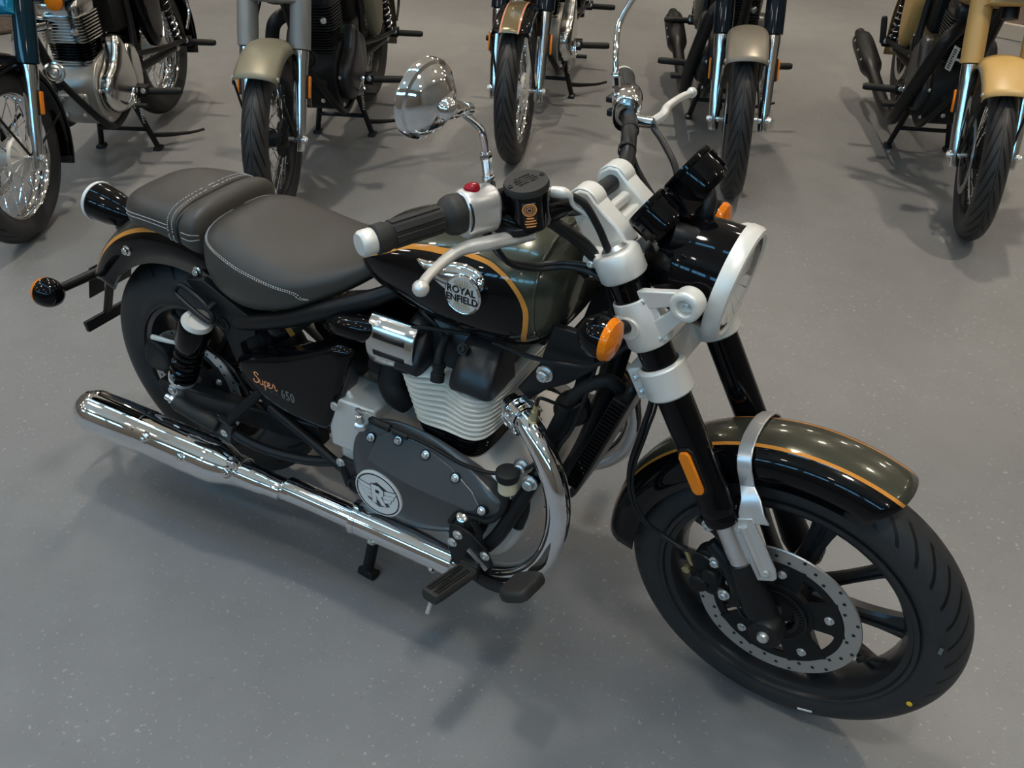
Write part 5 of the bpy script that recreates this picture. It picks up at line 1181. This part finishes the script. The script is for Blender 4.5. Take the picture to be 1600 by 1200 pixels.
def roadster(label, loc, rz, delta, fender, shroud, plate, panel, tankm, eng, rim, exh, tail=None, decal=False, hubm='cast', mudflap=178, sigz=.92, fold=False, pz=0.):
    b = empty('motorcycle', label, 'motorcycle', 'motorcycles in the row behind', loc, rz)
    rk_ = radians(26); S = steer_m(delta, Vector((-sin(rk_), 0, cos(rk_))), Vector((1.50, 0, 0)))
    blk = eng == 'satin'; E_ = lambda a: a if not blk else {'polished': 'headblack', 'cast': 'matte', 'black': 'matte'}[a]
    wire_wheel(b, S @ T(V(1.39, 0, .331)), .331, .050, .2413, rim, 'cast' if not blk else 'satin', -.060)
    wire_wheel(b, T(V(0, 0, .345)), .325, .060, .2286, rim, 'cast' if not blk else 'satin', -.070)
    ua = Vector((-sin(radians(21)), 0, cos(radians(21))))
    for sg in (-1, 1):
        A = V(1.383, sg * .103, .331)
        lg = MB(); lg.lathe([(.0, -.050), (.017, -.050), (.020, -.040), (.0235, .02), (.0265, .10), (.0275, .22), (.031, .27), (.033, .31), (.033, .335), (.022, .340), (.022, .36), (0, .36)], A, ua, 28)
        lg.lathe([(0, -.020), (.020, -.020), (.020, .020), (0, .020)], A + V(.002, 0, -.002), (0, 1, 0), 18)
        leg = obj('fork_leg', lg, 'polished', b, S, label='polished fork lower leg')
        sh = MB(); sh.lathe([(.0335, .338), (.0405, .340), (.0410, .40), (.0405, .60), (.040, .62), (0, .62)], A, ua, 32); obj('fork_shroud', sh, shroud, leg)
        c0 = A + ua * .20 + V(0, sg * .034, 0); xx = Vector((ua.z, 0, -ua.x)) * (1 if sg < 0 else -1)
        rf = MB(); rf.prism([(-.012, -.042), (.012, -.042), (.012, .042), (-.012, .042)], c0, xx, ua, .008); obj('reflector', rf, 'amberdark', leg, bevel=.003, label='amber reflector')
        rs_ = MB(); rs_.box(c0 - V(0, sg * .008, 0), (.02, .016, .09), Matrix.Rotation(-radians(21), 3, 'Y')); obj('reflector_stay', rs_, 'matte', leg)
    rows = guard(1.39, .331, .375, .322, .083, 55, mudflap, n=26, m=14, tip0=1)
    gmb = MB(); gmb.loft(rows, False, False)
    g = obj('front_guard', gmb, fender, b, S, solid=.003, angle=60)
    for sg in (-1, 1):
        st_ = MB(); st_.tube([(1.39 + .33 * cos(radians(58)), sg * .080, .331 + .33 * sin(radians(58))), (1.40, sg * .088, .345)], .005, 8); st_.tube([(1.39 + .33 * cos(radians(168)), sg * .076, .331 + .33 * sin(radians(168))), (1.37, sg * .088, .330)], .005, 8); obj('guard_stay', st_, 'satin', g)
        bolts(g, [((1.39 + .338 * cos(radians(60)), sg * .084, .331 + .338 * sin(radians(60))), (.3, sg, .3))], 'zinc', .006, .003)
    obj('brake_hose', MB().tube([(1.17, -.06, .80), (1.25, -.10, .62), (1.35, -.085, .48), (1.39, -.08, .40), (1.34, -.075, .36)], .0045, 7, 5), 'plastic', b, S)
    cm = MB(); cm.puff([(-.04, -.03), (.03, -.035), (.04, .02), (.01, .045), (-.035, .03)], (1.290, -.075, .375), XR, ZU, .030, .006); obj('brake_caliper', cm, 'matte', b, S, bevel=.003)
    # painted plate between the shrouds, yokes, nacelle, bars
    pm = MB(); pm.puff([(-.092, .0), (-.085, -.014), (.085, -.014), (.092, 0), (.092, .085), (.075, .10), (-.075, .10), (-.092, .085)], (1.218, 0, .822 + pz), (0, 1, 0), (-.30, 0, .95), .005, .022, 5, .25, 3)
    fpl = obj('fork_plate', pm, plate, b, S, angle=60)
    bolts(fpl, [((1.236, .062, .834 + pz), (1, 0, .3))], 'chrome', .006, .004)
    for z0, x0 in ((.842, 1.137), (.955, 1.085)):
        yk = MB(); yk.loft([[V(x0 + f, y, z) for f, z in ((-.03, z0), (.04, z0), (.04, z0 + .035), (-.03, z0 + .035))] for y in (-.12, -.05, .05, .12)]); obj('fork_yoke', yk, 'satin', b, S, bevel=.004)
    hl_ = obj('headlight', MB().lathe([(0, -.14), (.04, -.138), (.075, -.11), (.098, -.05), (.100, 0), (.092, .004)], (1.270, 0, .990), (.99, 0, -.1), 36), shroud, b, S)
    obj('bezel', MB().lathe([(.088, -.002), (.100, -.004), (.104, .004), (.100, .014), (.090, .016)], (1.270, 0, .990), (.99, 0, -.1), 36, True), 'chrome', hl_)
    obj('lens', MB().lathe([(0, .022), (.06, .018), (.090, .006), (.090, .003), (0, .003)], (1.270, 0, .990), (.99, 0, -.1), 32), 'bowl', hl_)
    obj('handlebar', MB().tube([(.88, -.36, 1.03), (.93, -.25, 1.05), (1.0, -.17, 1.06), (1.05, -.09, 1.01), (1.06, 0, 1.0), (1.05, .09, 1.01), (1.0, .17, 1.06), (.93, .25, 1.05), (.88, .36, 1.03)], .0115, 12, 5), 'satin', b, S)
    for sg in (-1, 1):
        gr = MB(); gr.tube([(.925, sg * .255, 1.049), (.872, sg * .375, 1.028)], .018, 16); gr.tube([(.868, sg * .385, 1.026), (.860, sg * .402, 1.022)], [.016, .013], 14); obj('grip', gr, 'rubber', b, S)
        lv = MB(); lv.tube([(1.0, sg * .20, 1.045), (.985, sg * .26, 1.04), (.94, sg * .34, 1.025), (.925, sg * .39, 1.02)], [.009, .008, .006, .008], 10, 4); obj('lever', lv, 'alulever', b, S)
        mr_ = MB(); mr_.tube([(.95, sg * .235, 1.065), (.94, sg * .25, 1.12), (.93, sg * .31, 1.18)], .005, 8, 4); mo = obj('mirror', mr_, 'satin', b, S); obj('mirror_shell', MB().lathe([(0, .02), (.03, .016), (.05, .004), (.052, -.006), (0, -.008)], (.935, sg * .335, 1.20), (.95, 0, -.25), 28), 'satin', mo)
        sgn = obj('turn_signal', MB().lathe([(0, -.04), (.02, -.034), (.032, -.012), (.033, .004), (0, .004)], (1.15, sg * .205, sigz), (1, 0, -.05), 24), 'satin', b, S); obj('lens', MB().lathe([(.0325, .003), (.031, .014), (.016, .022), (0, .023)], (1.15, sg * .205, sigz), (1, 0, -.05), 24), 'amber', sgn, label='amber lens'); obj('stalk', MB().cyl((1.12, sg * .11, sigz + .004), (1.145, sg * .19, sigz + .002), .010, 10), 'satin', sgn)
    # frame
    fr = MB()
    fr.tube([(1.085, 0, .98), (1.165, 0, .79)], .032, 18)
    fr.tube([(1.12, 0, .86), (1.045, 0, .74), (.970, 0, .58), (.915, 0, .44)], .0215, 14, 4)
    fr.tube([(1.10, 0, .92), (.90, 0, .84), (.60, 0, .78), (.40, 0, .74)], .020, 12, 4)
    for sg in (-1, 1):
        fr.tube([(.925, sg * .010, .47), (.895, sg * .055, .38), (.845, sg * .10, .28), (.755, sg * .105, .222), (.64, sg * .105, .235), (.54, sg * .11, .30), (.46, sg * .12, .40), (.42, sg * .12, .55), (.40, sg * .11, .74)], .0150, 12, 5)
        fr.tube([(.40, sg * .11, .74), (.15, sg * .12, .70), (-.20, sg * .12, .70)], .0125, 10, 4)
        fr.tube([(.43, sg * .12, .44), (.20, sg * .135, .40), (-.05, sg * .15, .372)], .012, 10, 3)
        fr.tube([(-.05, sg * .15, .372), (.0, sg * .14, .52), (.08, sg * .13, .70)], .010, 10, 3)
    fo = obj('frame', fr, 'satin', b)
    if decal:
        dv = V(.42, 0, .907).normalized(); dn = V(.7, -.65, -.3); dn = (dn - dv * dn.dot(dv)).normalized(); du = dv.cross(dn); do = V(.915, -.088, .565)
        dm = MB(); dm.prism([(-.014, -.060), (.014, -.060), (.014, .060), (-.014, .060)], do, du, dv, .003); dm.tube([(.945, -.015, .555), do], .006, 8); de = obj('frame_tag', dm, 'decal', fo, label='pale narrow printed tag beside the downtube')
        q = MB(); rng = random.Random(3)
        for k in range(9):
            zz = -.05 + k * .0115; q.prism([(-.008, zz), (.004 + .005 * rng.random(), zz), (.004, zz + .006), (-.008, zz + .006)], do, du, dv, .0006, .003)
        obj('tag_print', q, 'ink', de)
    # engine
    cs = [(.46, .40), (.48, .48), (.56, .52), (.68, .52), (.77, .50), (.825, .44), (.84, .36), (.81, .27), (.74, .225), (.58, .225), (.48, .28)]
    mb = MB(); mb.puff(cs, (0, .105, 0), XR, ZU, .210, .012, 3, .12, 3); en = obj('engine_crankcase', mb, 'castdark' if not blk else 'matte', b, bevel=.005)
    for sg in (-1, 1):
        F = (lambda P: P) if sg < 0 else (lambda P: [(-a, c) for a, c in P]); U = XR if sg < 0 else (-1, 0, 0)
        mb = MB(); mb.puff(F([(.605, .575), (.65, .575), (.685, .53), (.72, .485), (.785, .445), (.815, .385), (.800, .32), (.74, .275), (.64, .265), (.57, .29), (.545, .37), (.565, .46), (.585, .53)]), (0, sg * .110, 0), U, ZU, .022, .034, 6, .32, 3)
        cv = obj('engine_cover', mb, E_('polished'), b, angle=50)
        mb = MB(); mb.puff(F([(.50, .51), (.535, .50), (.55, .40), (.53, .30), (.49, .285), (.45, .32), (.44, .42), (.46, .49)]), (0, sg * .108, 0), U, ZU, .018, .016, 4, .3, 3); obj('sprocket_cover', mb, E_('polished'), b, angle=50)
        bolts(cv, [((x, sg * .140, z), (0, sg, .1)) for x, z in ((.655, .545), (.705, .482), (.745, .452), (.785, .400), (.775, .315), (.60, .30))], 'zinc', .006, .008)
    mb = MB(); finstack(mb, .515, .575, 6, (.625, .785), (.62, .79), .088, .090, .0022); obj('cylinder_block', mb, 'black' if not blk else 'matte', b, angle=30)
    mb = MB(); finstack(mb, .590, .690, 9, (.615, .800), (.605, .810), .102, .098, .0026); obj('cylinder_head', mb, E_('polished'), b, angle=30)
    mb = MB(); mb.loft([[V(.708 + (x - .708) * k, y * k, z) for x, y in fin_outline(.615, .80, .092)] for z, k in ((.69, .96), (.72, 1), (.75, .92), (.77, .7), (.775, .4))]); rc_ = obj('rocker_cover', mb, E_('polished'), b, angle=40)
    mb = MB(); finstack(mb, .470, .508, 4, (.62, .79), (.62, .79), .100, .092, .0024); obj('barrel_flange', mb, E_('polished'), b, angle=30)
    bolts(en, [((x, s_ * .118, z), (0, s_, 0)) for s_ in (-1, 1) for x, z in ((.83, .40), (.80, .27), (.56, .24), (.52, .49))] + [((.852, y_, z), (1, 0, 0)) for y_ in (-.04, .04) for z in (.30, .37)], 'zinc', .007, .007)
    hb_ = MB(); hb_.lathe([(0, 0), (.014, 0), (.014, .012), (.010, .016), (0, .016)], (.80, .06, .635), (.8, .6, 0), 14); obj('head_bolt', hb_, 'zinc', b)
    hn2 = MB(); hn2.lathe([(0, -.018), (.036, -.016), (.041, -.004), (.041, .006), (.034, .008), (.030, .003), (.020, .004), (.014, .012), (0, .013)], (.985, .035, .525), (.80, .45, .25), 30); obj('horn', hn2, 'matte' if blk else 'polished', b)
    cj = MB(); cj.box((.83, 0, .34), (.04, .13, .10)); obj('crankcase_front', cj, 'castdark' if not blk else 'matte', en, bevel=.012)
    # exhaust on the right
    hp_ = MB(); hp_.tube([(.79, -.045, .655), (.86, -.085, .668), (.895, -.130, .625), (.845, -.168, .48), (.755, -.190, .33), (.675, -.196, .225), (.57, -.196, .185), (.43, -.200, .190), (.28, -.208, .215)], [.022] + [.030] * 8, 18, 6); ep = obj('exhaust_pipe', hp_, exh, b)
    sx = Vector((-.965, -.065, .20)).normalized()
    si = MB(); si.lathe([(0, 0), (.030, 0), (.031, .19), (.034, .20), (.034, .215), (.048, .25), (.0545, .28), (.0545, .51), (.050, .56), (.030, .59), (.026, .60), (.026, .64), (.020, .64), (.020, .58), (0, .58)], (.32, -.205, .208), sx, 30); so = obj('silencer', si, exh, b); bolts(so, [(V(.32, -.205, .208) + sx * t + V(0, -.049, .02), (0, -1, .4)) for t in (.30, .40, .50)], 'zinc', .006, .004)
    # pegs, levers
    for sg in (-1, 1):
        a, c = V(.52, sg * .19, .300), V(.505, sg * .335, .302); pgm = MB(); pgm.tube([a, a + (c - a) * .9, c], [.017, .017, .013], 12); pgo = obj('footpeg', pgm, 'rubber', b)
        br = MB(); br.box((.525, sg * .165, .305), (.05, .05, .05)); br.tube([(.525, sg * .11, .30), (.525, sg * .18, .30)], .013, 10); obj('peg_bracket', br, 'satin', pgo, bevel=.004); bolts(pgo, [((.552, sg * .172, .312), (1, 0, .2))], 'zinc', .009, .004)
        a, c = V(-.085, sg * .165, .352), (V(-.070, sg * .300, .356) if not (fold and sg < 0) else V(-.085, -.185, .480)); pgm = MB(); pgm.tube([a, a + (c - a) * .9, c], [.016, .016, .012], 12); pgo = obj('pillion_footpeg', pgm, 'rubber', b)
        br = MB(); br.box((-.08, sg * .150, .358), (.045, .04, .045)); obj('peg_bracket', br, 'satin', pgo, bevel=.004); bolts(pgo, [((-.056, sg * .155, .365), (1, 0, .2))], 'zinc', .009, .004)
    gl_ = MB(); gl_.tube([(.60, .150, .33), (.625, .165, .345), (.655, .175, .295), (.668, .185, .285)], .006, 8, 3); g2 = obj('gear_lever', gl_, 'chrome', b); obj('lever_rubber', MB().tube([(.668, .180, .285), (.668, .235, .285)], .010, 10), 'rubber', g2)
    lr = MB(); lr.tube([(.56, -.155, .345), (.585, -.165, .335), (.60, -.172, .31), (.605, -.175, .28)], .004, 8, 4); obj('pedal_spring_rod', lr, 'chrome', b)
    bp = MB(); bp.tube([(.55, -.18, .28), (.60, -.20, .262), (.665, -.215, .275)], .008, 8, 3); b2 = obj('brake_pedal', bp, 'satin', b); obj('pedal_pad', MB().box((.675, -.235, .282), (.05, .075, .02)), 'rubber', b2, bevel=.005)
    # swingarm, shocks, rear guard, seat, tank, side panels
    sa_ = MB()
    for sg in (-1, 1): sa_.tube([(.46, sg * .09, .36), (.0, sg * .11, .345), (-.06, sg * .11, .345)], [.020, .018, .022], 12)
    obj('swingarm', sa_, 'satin', b)
    for sg in (-1, 1):
        a, c = V(.0, sg * .135, .365), V(.10, sg * .135, .665); d = (c - a).normalized(); L_ = (c - a).length; _, e1, e2 = basis(d)
        sk = MB(); sk.tube([a, c], .014, 12); sk.lathe([(0, .19), (.028, .19), (.028, .29), (0, .29)], a, d, 18); so_ = obj('shock_absorber', sk, 'satin', b)
        cq = MB(); cq.tube([a + d * (.03 + .22 * i / 80) + (e1 * cos(.5 * i) + e2 * sin(.5 * i)) * .025 for i in range(81)], .0045, 6); obj('coil_spring', cq, 'chrome', so_)
    rg_ = MB(); rg_.loft(guard(0, .345, .372, .330, .095, 18, 200, n=26, m=12), False, False); obj('rear_guard', rg_, 'black' if panel in ('black', 'tealdark') else panel, b, solid=.003, angle=60)
    tm = MB(); tm.loft([sect(*t, n=36) for t in smooth_table([(.43, .84, .80, .05, .82), (.46, .90, .77, .09, .83), (.60, .955, .75, .125, .85), (.78, .985, .75, .145, .86), (.92, .985, .77, .145, .87), (1.0, .96, .80, .115, .88), (1.03, .92, .84, .06, .88)], 4)]); obj('fuel_tank', tm, tankm, b, angle=80)
    sm_ = MB(); sm_.loft([sect(*t, nt=3, nb=3, n=32) for t in smooth_table([(-.05, .80, .74, .08, .77), (-.02, .82, .73, .12, .77), (.10, .815, .72, .145, .77), (.25, .80, .72, .14, .76), (.38, .82, .74, .10, .78), (.44, .84, .76, .07, .80)], 4)]); obj('rider_seat', sm_, 'leather', b, angle=80)
    pm_ = MB(); pm_.loft([sect(*t, nt=3, nb=3, n=28) for t in smooth_table([(-.36, .82, .77, .06, .80), (-.33, .845, .76, .10, .80), (-.20, .855, .76, .12, .80), (-.08, .85, .76, .12, .80), (-.06, .82, .77, .09, .79)], 3)]); obj('pillion_seat', pm_, 'leather', b, angle=80)
    for sg in (-1, 1):
        F = (lambda P: P) if sg < 0 else (lambda P: [(-a, c) for a, c in P]); U = XR if sg < 0 else (-1, 0, 0)
        mb = MB(); mb.puff(F([(.16, .66), (.17, .55), (.20, .46), (.245, .425), (.295, .46), (.345, .55), (.375, .66), (.36, .72), (.28, .74), (.19, .72)]), (0, sg * .120, 0), U, ZU, .020, .028, 6, .3, 3); obj('side_panel', mb, panel, b, angle=60)
    ab = MB(); ab.box((.43, 0, .64), (.14, .20, .18)); obj('air_box', ab, 'matte', b, bevel=.02)
    rail = MB(); rail.tube([(-.02, .15, .72), (-.10, .165, .62), (-.14, .165, .50), (-.07, .165, .42)], .007, 8, 4); rail.tube([(-.02, -.15, .72), (-.16, -.16, .74), (-.34, -.12, .80), (-.42, 0, .83), (-.34, .12, .80), (-.16, .16, .74), (-.02, .15, .72)], .008, 8, 4); obj('grab_rail', rail, 'chrome' if not blk else 'satin', b)
    tl_ = obj('tail_light', MB().lathe([(0, -.05), (.035, -.045), (.048, -.01), (.048, .012), (.04, .03), (0, .034)], (-.40, 0, .64), (-1, 0, 0), 24), 'red', b)
    # centre stand
    st_ = MB()
    for sg in (-1, 1):
        st_.tube([(.505, sg * .085, .245), (.470, sg * .140, .014)], .0135, 12)
        st_.loft([[V(.470 + a * k, sg * .142 + c * k, z) for a, c in ((-.026, -.018), (.026, -.018), (.030, 0), (.026, .018), (-.026, .018), (-.030, 0))] for z, k in ((0, .9), (.004, 1), (.014, .9), (.020, .6))])
    st_.tube([(.488, -.115, .105), (.488, .115, .105)], .010, 10)
    st_.tube([(.478, .125, .075), (.42, .17, .055), (.34, .26, .040), (.30, .315, .045)], [.012, .012, .008, .007], 8, 3)
    obj('centre_stand', st_, 'satin', b)
    sp_ = MB(); sp_.tube([(.52 + .0 * i, .125 + .006 * cos(i * 1.3), .26 - .0025 * i + .006 * sin(i * 1.3)) for i in range(44)], .0018, 5); obj('stand_spring', sp_, 'zinc', b)
    return b
roadster('black motorcycle with chrome rims and teal fork plate, leftmost of the row behind', (-2.2715, 1.8731, 0), -1.1348, .0495, 'black', 'tealdark', 'teal', 'black', 'tealdark', 'polished', 'chrome', 'chrome', mudflap=206, sigz=.845)
roadster('matte olive grey motorcycle with an all black engine, second of the row behind', (-1.4737, 2.5672, 0), -1.1887, .1137, 'olivematte', 'greymatte', 'greymatte', 'olivematte', 'olivematte', 'satin', 'satin', 'satin')
roadster('black motorcycle with two coral pin stripes down its front mudguard and polished engine', (-.8401, 3.6146, 0), -1.251, .0139, 'cfender', 'bluedark', 'black', 'black', 'black', 'polished', 'chrome', 'chrome')
roadster('motorcycle with gloss black forks, satin grey bronze front mudguard and black exhaust', (.0686, 3.7372, 0), -1.1774, -.0904, 'bronze', 'bluedark', 'black', 'bronze', 'bronze', 'satin', 'satin', 'satin')
roadster('desert tan motorcycle with black exhaust at the right end of the row behind', (1.0891, 3.8656, 0), -1.2212, -.1572, 'tan', 'tan', 'tan', 'tan', 'tan', 'satin', 'satin', 'satin', decal=True, fold=True, pz=.042)
